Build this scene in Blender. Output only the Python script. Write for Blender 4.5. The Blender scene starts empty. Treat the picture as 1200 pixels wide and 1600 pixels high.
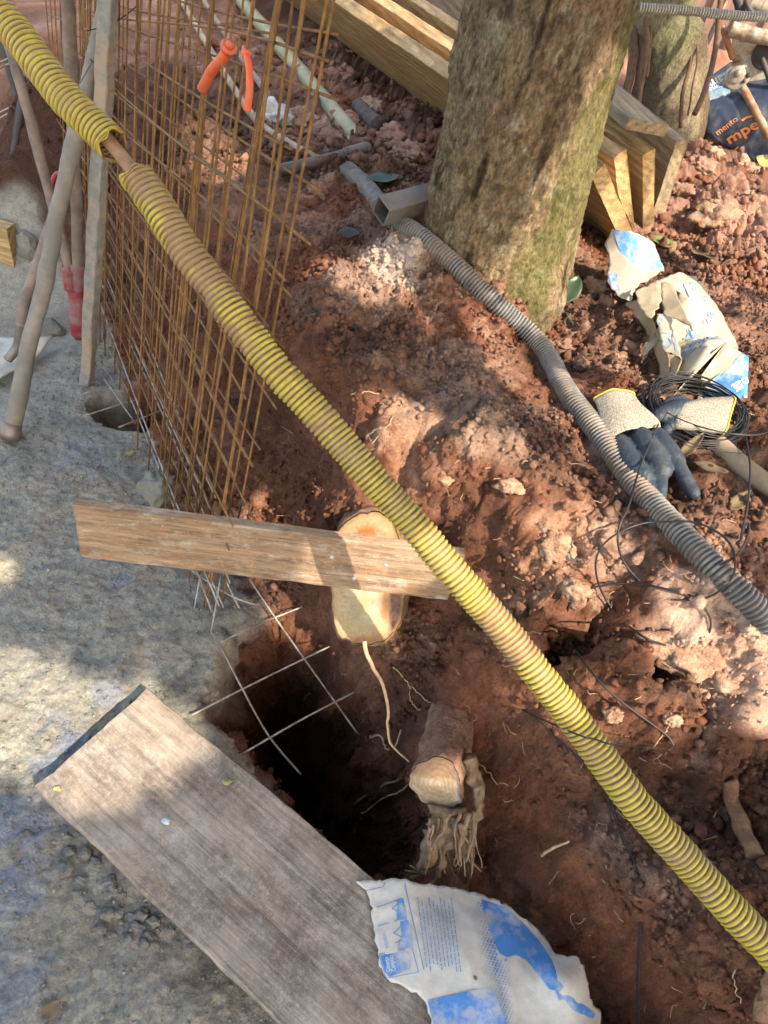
import bpy, bmesh, math, random
import numpy as np
from mathutils import Matrix, Vector, geometry
rng = np.random.default_rng(7); random.seed(7)
SC = bpy.context.scene; COL = SC.collection
# ------------------------------------------------------------------ camera, sky, sun, exposure
CH = 1.35; PITCH = math.radians(45); ROLL = math.radians(16); FPX = 1050.0
R0 = np.array([1, 0, 0.]); FW = np.array([0, math.cos(PITCH), -math.sin(PITCH)]); U0 = np.array([0, math.sin(PITCH), math.cos(PITCH)])
CR = R0 * math.cos(ROLL) + U0 * math.sin(ROLL); CU = U0 * math.cos(ROLL) - R0 * math.sin(ROLL)
CPOS = np.array([0, 0, CH])
cam = bpy.data.cameras.new('camera'); camo = bpy.data.objects.new('camera', cam); COL.objects.link(camo)
camo.matrix_world = Matrix(((CR[0], CU[0], -FW[0], 0), (CR[1], CU[1], -FW[1], 0), (CR[2], CU[2], -FW[2], CH), (0, 0, 0, 1)))
cam.sensor_width = 36; cam.lens = 36 * FPX / 1600; cam.clip_end = 500; cam.clip_start = .02
SC.camera = camo
SUN = np.array([.56, -.50, .78]); SUN /= np.linalg.norm(SUN)
sl = bpy.data.lights.new('sun', 'SUN'); so = bpy.data.objects.new('sun', sl); COL.objects.link(so)
sl.energy = 2.0; sl.angle = math.radians(.5); sl.color = (1, .95, .87)
so.rotation_euler = Vector(SUN).to_track_quat('Z', 'Y').to_euler()
so.location = (2, -2, 8)
W = bpy.data.worlds.new('World'); SC.world = W; W.use_nodes = True
wn = W.node_tree.nodes; sky = wn.new('ShaderNodeTexSky'); sky.sky_type = 'NISHITA'; sky.sun_disc = False
sky.sun_elevation = math.asin(SUN[2]); sky.sun_rotation = math.atan2(SUN[0], SUN[1]); sky.air_density = 1.2; sky.dust_density = 3.0
bg = wn['Background']; bg.inputs[1].default_value = .15
W.node_tree.links.new(sky.outputs[0], bg.inputs[0])
SC.cycles.use_denoising = True
SC.view_settings.view_transform = 'Standard'; SC.view_settings.look = 'None'
SC.view_settings.exposure = 2.42; SC.view_settings.use_white_balance = True; SC.view_settings.white_balance_temperature = 7800; SC.view_settings.white_balance_tint = 12; SC.view_settings.gamma = 1

# ------------------------------------------------------------------ pixel -> place helpers (1200 x 1600 photograph)
def ray(px, py): return FW + CR * (px - 600) / FPX + CU * (800 - py) / FPX
def at(px, py, z): d = ray(px, py); return CPOS + d * (z - CH) / d[2]
def atd(px, py, t): return CPOS + ray(px, py) * t
def near(px, py, x, y):
    d = ray(px, py); t = (d[0] * x + d[1] * y) / (d[0] ** 2 + d[1] ** 2); return CPOS + d * t
def nrm(v): v = np.asarray(v, float); return v / (np.linalg.norm(v) + 1e-12)
# ------------------------------------------------------------------ noise
def hash3(i, j, k, s):
    n = (i.astype(np.int64) * 374761393 + j.astype(np.int64) * 668265263 + k.astype(np.int64) * 2147483647 + s * 1274126177) & 0xffffffff
    n = ((n ^ (n >> 13)) * 1274126177) & 0xffffffff
    n = ((n ^ (n >> 16)) * 2246822519) & 0xffffffff
    return ((n ^ (n >> 15)) & 0xffffff) / float(0xffffff)
def vnoise(P, f, s=0):
    Q = P * f + 1000.0; I = np.floor(Q).astype(np.int64); w = Q - I; w = w * w * w * (w * (w * 6 - 15) + 10)
    r = 0
    for a in (0, 1):
        for b in (0, 1):
            for c in (0, 1):
                r = r + hash3(I[:, 0] + a, I[:, 1] + b, I[:, 2] + c, s) * (w[:, 0] if a else 1 - w[:, 0]) * (w[:, 1] if b else 1 - w[:, 1]) * (w[:, 2] if c else 1 - w[:, 2])
    return r * 2 - 1
def fbm(P, f, octs=4, s=0, g=.5):
    r = 0; a = 1
    for o in range(octs): r = r + a * vnoise(P, f, s + o * 17); a *= g; f *= 2.03
    return r
def worley(P, f, s=0):
    Q = P * f + 1000.0; I = np.floor(Q).astype(np.int64); best = np.full(len(P), 9.0)
    for a in (-1, 0, 1):
        for b in (-1, 0, 1):
            for c in (-1, 0, 1):
                J = I + np.array([a, b, c])
                h = np.stack([hash3(J[:, 0], J[:, 1], J[:, 2], s + m) for m in (1, 2, 3)], 1)
                best = np.minimum(best, ((J + h - Q) ** 2).sum(1))
    return np.sqrt(best)
def sstep(a, b, x): t = np.clip((x - a) / (b - a), 0, 1); return t * t * (3 - 2 * t)
def sdist(P2, poly):
    d = np.full(len(P2), 1e9); ins = np.zeros(len(P2), bool); n = len(poly)
    for i in range(n):
        a, b = poly[i], poly[(i + 1) % n]; ab = b - a; t = np.clip(((P2 - a) @ ab) / (ab @ ab), 0, 1)
        d = np.minimum(d, np.linalg.norm(P2 - a - t[:, None] * ab, axis=1))
        c = ((a[1] > P2[:, 1]) != (b[1] > P2[:, 1])) & (P2[:, 0] < (b[0] - a[0]) * (P2[:, 1] - a[1]) / (b[1] - a[1] + 1e-15) + a[0]); ins ^= c
    return np.where(ins, d, -d)
# ------------------------------------------------------------------ materials
def mat(name, rough=.8, metal=0, spec=.4):
    m = bpy.data.materials.new(name); m.use_nodes = True
    b = m.node_tree.nodes['Principled BSDF']; b.inputs['Roughness'].default_value = rough; b.inputs['Metallic'].default_value = metal
    b.inputs['Specular IOR Level'].default_value = spec
    return m
class NT:
    def __init__(s, m): s.t = m.node_tree; s.n = s.t.nodes; s.b = s.n['Principled BSDF']
    def new(s, t, **k):
        x = s.n.new(t)
        for a, v in k.items(): setattr(x, a, v)
        return x
    def link(s, a, b): s.t.links.new(a, b)
    def coords(s, scale=(1, 1, 1), kind='Object'):
        c = s.new('ShaderNodeTexCoord'); m = s.new('ShaderNodeMapping'); m.inputs['Scale'].default_value = scale
        s.link(c.outputs[kind], m.inputs[0]); return m.outputs[0]
    def noise(s, vec, scale, detail=5, rough=.6, dist=0):
        n = s.new('ShaderNodeTexNoise'); n.inputs['Scale'].default_value = scale; n.inputs['Detail'].default_value = detail
        n.inputs['Roughness'].default_value = rough; n.inputs['Distortion'].default_value = dist; s.link(vec, n.inputs['Vector']); return n.outputs[0]
    def ramp(s, fac, stops):
        r = s.new('ShaderNodeValToRGB'); e = r.color_ramp.elements
        while len(e) < len(stops): e.new(.5)
        for el, (p, c) in zip(e, stops): el.position = p; el.color = (*c, 1) if len(c) == 3 else c
        s.link(fac, r.inputs[0]); return r.outputs[0]
    def mix(s, a, b, fac, mode='MIX'):
        m = s.new('ShaderNodeMix', data_type='RGBA', blend_type=mode)
        for v, i in ((fac, 0), (a, 6), (b, 7)):
            if hasattr(v, 'is_linked'): s.link(v, m.inputs[i])
            elif i == 0: m.inputs[0].default_value = v
            else: m.inputs[i].default_value = (*v, 1)
        return m.outputs[2]
    def bump(s, h, strength=.5, dist=.005):
        b = s.new('ShaderNodeBump'); b.inputs['Strength'].default_value = strength; b.inputs['Distance'].default_value = dist
        if getattr(s, 'lastb', None): s.link(s.lastb, b.inputs['Normal'])
        s.link(h, b.inputs['Height']); s.lastb = b.outputs[0]; s.link(s.lastb, s.b.inputs['Normal'])
    def col(s, c): s.link(c, s.b.inputs['Base Color'])
G = lambda v: (v, v, v)
def plain(name, c, rough=.7, metal=0, var=.35, scale=40, bump=.3, bd=.002, spec=.4, dirt=None, dscale=9):
    m = mat(name, rough, metal, spec); t = NT(m); v = t.coords()
    n = t.noise(v, scale)
    col = t.ramp(n, [(.25, tuple(x * (1 - var) for x in c)), (.75, tuple(min(1, x * (1 + var)) for x in c))])
    if dirt:
        d = t.ramp(t.noise(v, dscale, 7, .7), [(.45, G(0)), (.62, G(1))]); col = t.mix(col, dirt, d)
    t.col(col)
    if bump: t.bump(t.noise(v, scale * 3, 4), bump, bd)
    return m
def soil_mat(name, floor=False):
    m = mat(name, .95, 0, .15); t = NT(m); v = t.coords(kind='Object')
    a = t.new('ShaderNodeVertexColor', layer_name='Col')
    n1 = t.ramp(t.noise(v, 160, 6, .75), [(.25, G(.55)), (.5, G(1)), (.8, G(1.5))])
    n2 = t.ramp(t.noise(v, 38, 6, .7, .6), [(.25, G(.72)), (.55, G(1)), (.8, G(1.25))])
    c = t.mix(a.outputs[0], n1, 1, 'MULTIPLY'); c = t.mix(c, n2, 1, 'MULTIPLY')
    vo = t.new('ShaderNodeTexVoronoi'); vo.inputs['Scale'].default_value = 120; t.link(v, vo.inputs[0])
    if not floor:
        sp = t.ramp(t.noise(v, 420, 2, .5), [(.68, G(0)), (.76, G(1))]); c = t.mix(c, (.42, .30, .22), t.mix(G(0), sp, .45))
    t.col(c)
    t.bump(t.noise(v, 45, 9, .78, .3), 1 if not floor else .8, .016 if not floor else .009)
    t.bump(vo.outputs[0], .5 if not floor else .3, -.006 if not floor else -.003)
    t.bump(t.noise(v, 230, 5, .75), .8, .005)
    return m
def wood_mat(name, dark, mid, light, dirt=None, dirtamt=.6, scale=1.0, stain=None, rings=16, bumpd=.0022, dscale=6):
    m = mat(name, .75, 0, .25); t = NT(m); v = t.coords((1.2 * scale, 11 * scale, 11 * scale))
    v2 = t.coords((1, 1, 1))
    g = t.noise(v, 4, 8, .65, 1.2); g2 = t.noise(t.coords((1.5 * scale, 60 * scale, 60 * scale)), 3.5, 4, .6, .2)
    wv = t.new('ShaderNodeTexWave', wave_type='BANDS', bands_direction='DIAGONAL'); wv.inputs['Scale'].default_value = rings * .16; wv.inputs['Distortion'].default_value = 9; wv.inputs['Detail'].default_value = 4; wv.inputs['Detail Scale'].default_value = .6
    t.link(v, wv.inputs[0])
    c = t.ramp(g, [(.28, dark), (.5, mid), (.72, light)])
    c = t.mix(c, t.ramp(wv.outputs[1], [(.2, G(.62)), (.6, G(1.05))]), .7, 'MULTIPLY')
    c = t.mix(c, t.ramp(g2, [(.3, G(.6)), (.6, G(1.1))]), .8, 'MULTIPLY')
    if stain:
        s = t.ramp(t.noise(v2, 4.5, 6, .65, .5), [(.48, G(0)), (.62, G(1))]); c = t.mix(c, stain, t.mix(G(0), s, .7))
    if dirt:
        d = t.ramp(t.noise(v2, dscale, 9, .78), [(.42, G(0)), (.62, G(1))]); c = t.mix(c, dirt, t.mix(G(0), d, dirtamt))
        d2 = t.ramp(t.noise(v2, 95, 4, .8), [(.55, G(0)), (.68, G(1))]); c = t.mix(c, tuple(x * .35 for x in dirt), t.mix(G(0), d2, .45))
        d3 = t.ramp(t.noise(v2, 210, 2, .8), [(.66, G(0)), (.74, G(1))]); c = t.mix(c, tuple(min(.75, x * 1.9) for x in dirt), t.mix(G(0), d3, .7))
    t.col(c); t.bump(g2, .6, bumpd); t.bump(t.noise(v2, 130, 5, .7), .35, .002)
    return m
def attr_mat(name, rough=.5, spec=.4, nscale=90, lo=.7, hi=1.2, bump=.25, dust=None, damt=.6, metal=0):
    m = mat(name, rough, metal, spec); t = NT(m); v = t.coords()
    a = t.new('ShaderNodeVertexColor', layer_name='Col')
    c = t.mix(a.outputs[0], t.ramp(t.noise(v, nscale, 6, .7), [(.3, G(lo)), (.7, G(hi))]), 1, 'MULTIPLY')
    if dust:
        d = t.ramp(t.noise(v, 14, 8, .75), [(.46, G(0)), (.66, G(1))]); c = t.mix(c, dust, t.mix(G(0), d, damt))
    t.col(c); t.bump(t.noise(v, 220, 4, .7), bump, .0015); return m
# ------------------------------------------------------------------ mesh helpers
def mobj(name, V, Fc, m, parent=None, smooth=True, cols=None, mats=None, fm=None):
    me = bpy.data.meshes.new(name); me.from_pydata([tuple(map(float, v)) for v in V], [], [tuple(map(int, f)) for f in Fc])
    if m: me.materials.append(m)
    for x in mats or []: me.materials.append(x)
    if fm is not None: me.polygons.foreach_set('material_index', np.asarray(fm, np.int32))
    if smooth: me.polygons.foreach_set('use_smooth', np.ones(len(me.polygons), bool))
    if cols is not None:
        ca = me.color_attributes.new('Col', 'FLOAT_COLOR', 'POINT'); c = np.ones((len(V), 4), np.float32); c[:, :3] = cols
        ca.data.foreach_set('color', c.ravel())
    me.update(); o = bpy.data.objects.new(name, me); COL.objects.link(o)
    if parent: o.parent = parent
    return o
def tag(o, label=None, cat=None, group=None, kind=None):
    if label and cat and not kind and 'kind' not in o: kind = 'thing'
    for k, v in (('label', label), ('category', cat), ('group', group), ('kind', kind)):
        if v: o[k] = v
    return o
def thing(name, label, cat, loc=(0, 0, 0), group=None):
    o = bpy.data.objects.new(name, None); COL.objects.link(o); o.empty_display_size = .05
    return tag(o, label, cat, group)
def spline(P, n=12, closed=False):
    P = np.asarray(P, float); out = []; N = len(P)
    for i in range(N - 1 if not closed else N):
        g = (lambda k: P[k % N]) if closed else (lambda k: P[min(max(k, 0), N - 1)])
        a, b, c, d = g(i - 1), g(i), g(i + 1), g(i + 2)
        for t in np.arange(n) / n:
            out.append(.5 * ((2 * b) + (-a + c) * t + (2 * a - 5 * b + 4 * c - d) * t * t + (-a + 3 * b - 3 * c + d) * t ** 3))
    if not closed: out.append(P[-1])
    return np.array(out)
def resample(P, step):
    s = np.r_[0, np.cumsum(np.linalg.norm(np.diff(P, axis=0), axis=1))]; n = max(2, int(s[-1] / step) + 1); q = np.linspace(0, s[-1], n)
    return np.stack([np.interp(q, s, P[:, k]) for k in range(P.shape[1])], 1), q
def sweep(P, r, n=10, caps=True, twist=None, prof=None, up=None):
    """tube along P; r scalar/array/(len,n) array"""
    P = np.asarray(P, float); L = len(P); T = np.gradient(P, axis=0); T /= np.linalg.norm(T, axis=1)[:, None] + 1e-12
    u = np.cross(T[0], (0, 0, 1) if up is None else up)
    if np.linalg.norm(u) < .05: u = np.cross(T[0], (0, 1, 0))
    u = nrm(u); ang = np.arange(n) * 2 * math.pi / n; r = np.broadcast_to(np.asarray(r, float).reshape(-1, 1) if np.ndim(r) == 1 else np.asarray(r, float), (L, n)); V = []
    for i in range(L):
        u = nrm(u - T[i] * (u @ T[i])); w = np.cross(T[i], u)
        if prof is None: V.append(P[i] + (np.cos(ang)[:, None] * u + np.sin(ang)[:, None] * w) * r[i][:, None])
        else: V.append(P[i] + prof[:, :1] * u * r[i][0] + prof[:, 1:] * w * r[i][0])
    V = np.concatenate(V); n = n if prof is None else len(prof); Fc = []
    for i in range(L - 1):
        for k in range(n): Fc.append((i * n + k, i * n + (k + 1) % n, (i + 1) * n + (k + 1) % n, (i + 1) * n + k))
    if caps: Fc.append(tuple(range(n - 1, -1, -1))); Fc.append(tuple((L - 1) * n + k for k in range(n)))
    return V, Fc
class MB:
    def __init__(s): s.V = []; s.F = []; s.C = []; s.n = 0
    def add(s, V, Fc, c=None):
        s.V.append(np.asarray(V, float)); s.F += [tuple(i + s.n for i in f) for f in Fc]
        if c is not None: s.C.append(np.broadcast_to(np.asarray(c, float), (len(V), 3)))
        s.n += len(V); return s
    def build(s, name, m, parent=None, smooth=True, **k):
        return mobj(name, np.concatenate(s.V), s.F, m, parent, smooth, np.concatenate(s.C) if s.C else None, **k)
SQ = np.array([(-1, -1), (1, -1), (1, 1), (-1, 1)], float)
def box_pts(o, X, Y, Z): return [o + X * a + Y * b + Z * c for c in (0, 1) for b in (0, 1) for a in (0, 1)], [(0, 2, 3, 1), (4, 5, 7, 6), (0, 1, 5, 4), (2, 6, 7, 3), (0, 4, 6, 2), (1, 3, 7, 5)]
def bevel(o, w=.002, seg=2):
    b = o.modifiers.new('bevel', 'BEVEL'); b.width = w; b.segments = seg; b.limit_method = 'ANGLE'; b.angle_limit = .7; return o
def plank(name, O, X, Y, Z, L, Wd, T, m, label, cat, group=None, bend=0, rag=.0015, seed=0, parent=None):
    """board with its corner at O: length along X, width along Y, thickness along Z; built in its own frame so the grain follows it"""
    nx = max(6, int(L / .02)); ny = 9; rs = np.random.default_rng(seed)
    ring = []
    e = min(.0025, T * .15)
    for k in range(ny): ring.append((e + (Wd - 2 * e) * k / (ny - 1), T))
    ring += [(Wd, T - e), (Wd, e)]
    for k in range(ny): ring.append((Wd - e - (Wd - 2 * e) * k / (ny - 1), 0))
    ring += [(0, e), (0, T - e)]
    ring = np.array(ring); n = len(ring); V = []
    xs = np.linspace(0, L, nx)
    for x in xs:
        P = np.c_[np.full(n, x), ring]; V.append(P)
    V = np.concatenate(V)
    V[:, 2] += bend * ((V[:, 0] / L - .5) ** 2 * 4 - 1)
    V[:, 1] += rag * fbm(V * np.array([1, .2, 1]) + seed * 3.1, 22, 3) ; V[:, 2] += rag * .5 * fbm(V + seed * 7.7, 35, 3)
    endj = rag * 1.5 * fbm(np.c_[V[:, 1:], V[:, :1] * 0] + seed, 40, 3); V[:, 0] += np.where((V[:, 0] < 1e-6) | (V[:, 0] > L - 1e-6), endj, 0)
    Fc = []
    for i in range(nx - 1):
        for k in range(n): Fc.append((i * n + k, i * n + (k + 1) % n, (i + 1) * n + (k + 1) % n, (i + 1) * n + k))
    Fc.append(tuple(range(n - 1, -1, -1))); Fc.append(tuple((nx - 1) * n + k for k in range(n)))
    o = mobj(name, V, Fc, m, parent, smooth=False)
    X, Y, Z = map(nrm, (X, Y, Z))
    o.matrix_world = Matrix(((X[0], Y[0], Z[0], O[0]), (X[1], Y[1], Z[1], O[1]), (X[2], Y[2], Z[2], O[2]), (0, 0, 0, 1)))
    if not parent: tag(o, label, cat, group)
    return o

# ------------------------------------------------------------------ the lie of the land
CTRL = []
def cp(z, *pts):
    for p in pts: CTRL.append((*at(p[0], p[1], z)[:2], z))
def cw(*pts): CTRL.extend(pts)
# concrete floor
cp(0, (0, 690), (0, 420), (60, 430), (100, 560), (150, 600), (60, 800), (200, 760), (250, 800), (150, 950), (320, 900), (380, 960), (60, 1100), (200, 1020), (45, 1220), (230, 1075), (0, 1400), (150, 1400), (300, 1560), (345, 1000), (300, 1095), (0, 1600), (100, 1600), (180, 560), (10, 350))
cp(-.02, (330, 1500), (400, 1600))
cw((-3, 0, 0), (-3, 1.6, 0), (0, -1, 0), (-1, -2, 0), (-1.2, .4, 0), (.3, -.6, .05), (1.2, -.5, .25), (2.5, 0, .5), (3, 2, .62), (3, 5, .7), (0, 6, .62), (-3, 5, .62), (-3, 3.4, .5), (8, 8, .72), (-8, 8, .6), (8, -3, .6), (-8, -8, 0), (4, -8, .3), (2, 4, .64))
# floor edge under the big plank, then the pit
cp(.0, (350, 1160), (430, 1235), (500, 1300), (590, 1400), (660, 1500))
cp(-.02, (440, 930), (480, 960)); cp(.0, (350, 1010), (330, 1090), (420, 1060), (520, 1150)); cp(.02, (420, 860), (540, 990)); cp(.05, (600, 1040)); cp(-.05, (640, 1200), (640, 1300), (700, 1380), (660, 1390)); cp(-.1, (760, 1400), (820, 1450)); cp(-.06, (880, 1520), (950, 1640)); cp(-.02, (720, 1520), (800, 1600))
PIT = np.array([at(*p, 0)[:2] for p in [(352, 985), (303, 1095), (430, 1243), (585, 1400), (650, 1435), (715, 1385), (705, 1290), (672, 1160), (610, 1050), (530, 955), (440, 930)]])
# right wall of the pit: foot and top
cp(-.14, (690, 1270), (760, 1340)); cp(-.1, (820, 1420), (880, 1490)); cp(-.08, (960, 1600))
cp(.07, (700, 1040), (765, 1140)); cp(.085, (850, 1235), (895, 1300)); cp(.10, (975, 1420), (1060, 1530)); cp(.11, (1120, 1640)); cp(.0, (790, 1250), (850, 1350), (930, 1460), (1010, 1570))
# slope above it
cp(.14, (730, 960), (840, 1090)); cp(.15, (960, 1220), (1000, 1330)); cp(.17, (1080, 1430)); cp(.2, (1150, 1520)); cp(.2, (1060, 1220), (1120, 1330)); cp(.26, (1200, 1350), (1200, 1480))
cp(.19, (885, 1035), (965, 1085)); cp(.215, (1060, 1155)); cp(.25, (1170, 1180))
cp(.23, (745, 905), (825, 985)); cp(.37, (1180, 1110), (1090, 1100))
# crest and the top of the bank
cp(.42, (740, 790), (860, 930), (930, 985), (1010, 1005), (1100, 1080), (1180, 1095)); cp(.45, (820, 800), (930, 880), (1040, 950), (1190, 1050))
cp(.48, (850, 700), (950, 810), (1100, 950), (1200, 1010)); cp(.49, (760, 540)); cp(.465, (845, 562)); cp(.50, (870, 610), (950, 700), (1040, 830), (1150, 900), (1200, 900))
cp(.43, (600, 710), (680, 740)); cp(.45, (540, 610), (590, 690)); cp(.46, (680, 620)); cp(.49, (640, 560), (560, 530)); cp(.5, (700, 530)); cp(.53, (540, 440), (480, 300)); cp(.555, (620, 430), (560, 330)); cp(.60, (640, 350), (700, 410)); cp(.575, (745, 455)); cp(.52, (800, 508))
# wall under the mound, log wall
cp(.27, (520, 735), (600, 800), (690, 860)); cp(.13, (470, 770), (660, 920), (700, 970)); cp(.08, (560, 960), (640, 1000))
# wall behind the mesh
cp(.44, (480, 460), (440, 430)); cp(.43, (480, 560), (440, 500)); cp(.2, (445, 680), (400, 600)); cp(.03, (400, 770), (330, 650), (260, 570)); cp(.0, (180, 480)); cp(.2, (300, 540), (230, 430), (150, 330)); cp(.45, (380, 400), (320, 330), (250, 230), (150, 130)); cp(.5, (420, 300), (380, 200), (300, 80), (200, 0), (500, 200), (450, 60))
cp(0, (30, 330)); cp(.3, (20, 260)); cp(.5, (20, 130), (60, 40))
# behind the tree, boards, right bank
cp(.57, (620, 200)); cp(.495, (872, 525)); cp(.46, (858, 545)); cp(.515, (910, 590)); cw((.1, 1.85, .6), (.3, 2.1, .6)); cp(.53, (1000, 560), (1040, 680), (1150, 720)); cp(.54, (960, 400), (1080, 390)); cp(.56,(1010,330)); cp(.58, (1150, 500), (1200, 620)); cp(.62, (1150, 330), (1100, 260), (1040, 205), (1180, 240)); cp(.58, (620, 60))
CT = np.array(CTRL); cxy = CT[:, :2]
Kd = np.sqrt(((cxy[:, None] - cxy[None]) ** 2).sum(2) + .0016); Kd = -Kd + np.eye(len(CT)) * .006
An = np.block([[Kd, np.ones((len(CT), 1))], [np.ones((1, len(CT))), np.zeros((1, 1))]])
KW = np.linalg.solve(An, np.r_[CT[:, 2], 0])
HOLE = at(205, 640, 0)[:2]
def hgt(x, y):
    x = np.atleast_1d(np.asarray(x, float)); y = np.atleast_1d(np.asarray(y, float)); z = np.full(x.shape, KW[-1])
    for (cx, cy), w in zip(cxy, KW[:-1]): z = z - w * np.sqrt((x - cx) ** 2 + (y - cy) ** 2 + .0016)
    d = np.hypot((x - HOLE[0]) / .12, (y - HOLE[1]) / .085)
    z = z - .2 * (1 - sstep(.65, 1.1, d)); dp = np.zeros_like(z); nb = (x > -.5) & (x < .5) & (y > .2) & (y < 1.2)
    if nb.any():
        q = np.c_[x[nb], y[nb]]; e = sdist(q, PIT) + .012 * fbm(np.c_[q, q[:, :1] * 0], 14, 3, 8); dp[nb] = 1.0 * sstep(-.01, .21, e)
    return z - dp
_ts = np.linspace(.4, 9, 1800)
def hit(px, py, off=0):
    d = ray(px, py); P = CPOS + _ts[:, None] * d; h = hgt(P[:, 0], P[:, 1]); k = np.argmax(P[:, 2] < h)
    if P[k, 2] >= h[k]: k = len(_ts) - 1
    p = P[max(k - 1, 0)] * .5 + P[k] * .5
    return p + np.array([0, 0, off])
def gz(p): return float(hgt(p[0], p[1])[0])

# ------------------------------------------------------------------ ground mesh: concrete floor + earth bank, one sheet split along the edge of the concrete
def axis(a, b, step, lo, hi):
    core = list(np.arange(a, b, step)); s = step; x = core[-1]
    while x < hi: s *= 1.09; x += s; core.append(x)
    s = step; x = core[0]; pre = []
    while x > lo: s *= 1.09; x -= s; pre.append(x)
    return np.array(pre[::-1] + core)
gx = axis(-1.1, 1.1, .0044, -45, 45); gy = axis(.1, 2.2, .0044, -45, 45)
X, Y = np.meshgrid(gx, gy); nxg, nyg = len(gx), len(gy)
Z = np.concatenate([hgt(X[i], Y[i]) for i in range(0)] + [hgt(X.ravel()[i:i + 60000], Y.ravel()[i:i + 60000]) for i in range(0, X.size, 60000)]).reshape(X.shape)
# soften the kinks of the interpolation a little in the fine zone
for _ in range(2):
    Zp = np.pad(Z, 1, mode='edge'); Z = (Zp[1:-1, 1:-1] * 4 + Zp[:-2, 1:-1] + Zp[2:, 1:-1] + Zp[1:-1, :-2] + Zp[1:-1, 2:]) / 8
zx = np.gradient(Z, gx, axis=1); zy = np.gradient(Z, gy, axis=0)
N = np.stack([-zx, -zy, np.ones_like(Z)], -1).reshape(-1, 3); N /= np.linalg.norm(N, axis=1)[:, None]
P = np.stack([X, Y, Z], -1).reshape(-1, 3)
fl_px = [(-60, 395), (0, 385), (60, 405), (110, 450), (150, 490), (185, 570), (235, 720), (270, 800), (330, 880), (395, 955), (350, 1000), (335, 1060), (300, 1110), (360, 1170), (480, 1290), (590, 1405), (690, 1560)]
poly = np.array([at(*p, 0)[:2] for p in fl_px] + [[.45, -.3], [.6, -45], [-45, -45], [-45, 1.75]])
sd = sdist(P[:, :2], poly) + .02 * fbm(P, 9, 3, 3)
fl = sstep(-.035, .02, sd)
near_m = np.exp(-np.maximum(0, np.hypot(P[:, 0], P[:, 1] - 1) - 2.5))
steep = 1 - sstep(.35, .75, N[:, 2])
WALL = np.array([at(a, b, z)[:2] for a, b, z in [(690, 1030, .07), (765, 1130, .07), (850, 1225, .085), (900, 1300, .085), (980, 1420, .10), (1065, 1530, .10), (1130, 1640, .11), (1000, 1640, -.08), (930, 1550, -.09), (860, 1460, -.1), (790, 1360, -.12), (735, 1280, -.12), (720, 1180, -.02), (690, 1100, .03)]])
wl = sstep(-.02, .025, sdist(P[:, :2], WALL) + .014 * fbm(P, 16, 3, 55)) * (P[:, 2] > -.3)
def lerp(a, b, t): return a + (b - a) * t[:, None]
# relief: broad lumps, clods, crumbs
big = fbm(P, 7, 3, 11); med = fbm(P, 26, 4, 23)
w1 = 1 - np.clip(worley(P + .01 * np.stack([med, big, med], 1), 24, 5), 0, 1.1); w2 = 1 - np.clip(worley(P, 62, 9), 0, 1.1); w3 = 1 - np.clip(worley(P, 120, 31), 0, 1.1)
patch = .25 + .75 * sstep(-.35, .3, fbm(P, 4.2, 3, 77))             # where the earth is crumbly
dsoil = .020 * big + .010 * med + patch * (.020 * w1 * (.7 + big) + .015 * w2 * (.75 + .8 * med) + .008 * w3) * (1 - .25 * steep) + .0045 * fbm(P, 70, 4, 41) + steep * .006 * fbm(P * np.array([1, 1, .35]), 30, 4, 15)
rough_f = sstep(-.1, .5, fbm(P, 5.5, 3, 60)); 
dfl = .005 * big + .0032 * med + .004 * rough_f * w2 + .0026 * fbm(P, 80, 5, 42) + .004 * sstep(.12, .0, sd) * w1 * 2
tread = np.exp(-((P[:, 0] - at(860, 640, .5)[0]) ** 2 + (P[:, 1] - at(860, 640, .5)[1]) ** 2) / .05)
dsoil = lerp(dsoil[:, None], (.006 * big + .004 * med + .0045 * fbm(P * np.array([1, 1, .5]), 34, 4, 16) + .003 * fbm(P, 85, 3, 18))[:, None], .85 * wl)[:, 0]
disp = (dsoil * (1 - fl) * (1 - .45 * tread) + dfl * fl) * near_m
PD = P + N * disp[:, None]
# colours of the earth and the cement
red = np.array([.150, .056, .030]); dark = np.array([.066, .028, .019]); brown = np.array([.135, .072, .050]); dusty = np.array([.235, .150, .112]); grey = np.array([.30, .25, .22])
a1 = fbm(P, 5, 4, 101); a2 = fbm(P, 17, 4, 131); a3 = fbm(P, 60, 3, 151)
c = np.repeat(brown[None], len(P), 0)
c = lerp(c, red, sstep(-.1, .5, a1)); c = lerp(c, dusty, .75 * sstep(.0, .6, a2 + .4 * a3) * (1 - steep)); c = lerp(c, red * 1.05, .75 * steep)
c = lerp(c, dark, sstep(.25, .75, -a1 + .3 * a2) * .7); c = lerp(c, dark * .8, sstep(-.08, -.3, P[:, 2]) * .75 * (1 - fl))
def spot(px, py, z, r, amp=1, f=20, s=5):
    q = at(px, py, z); d = np.hypot(P[:, 0] - q[0], P[:, 1] - q[1]) / r; return amp * sstep(1.0, .25, d + .45 * fbm(P, f, 4, s))
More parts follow.
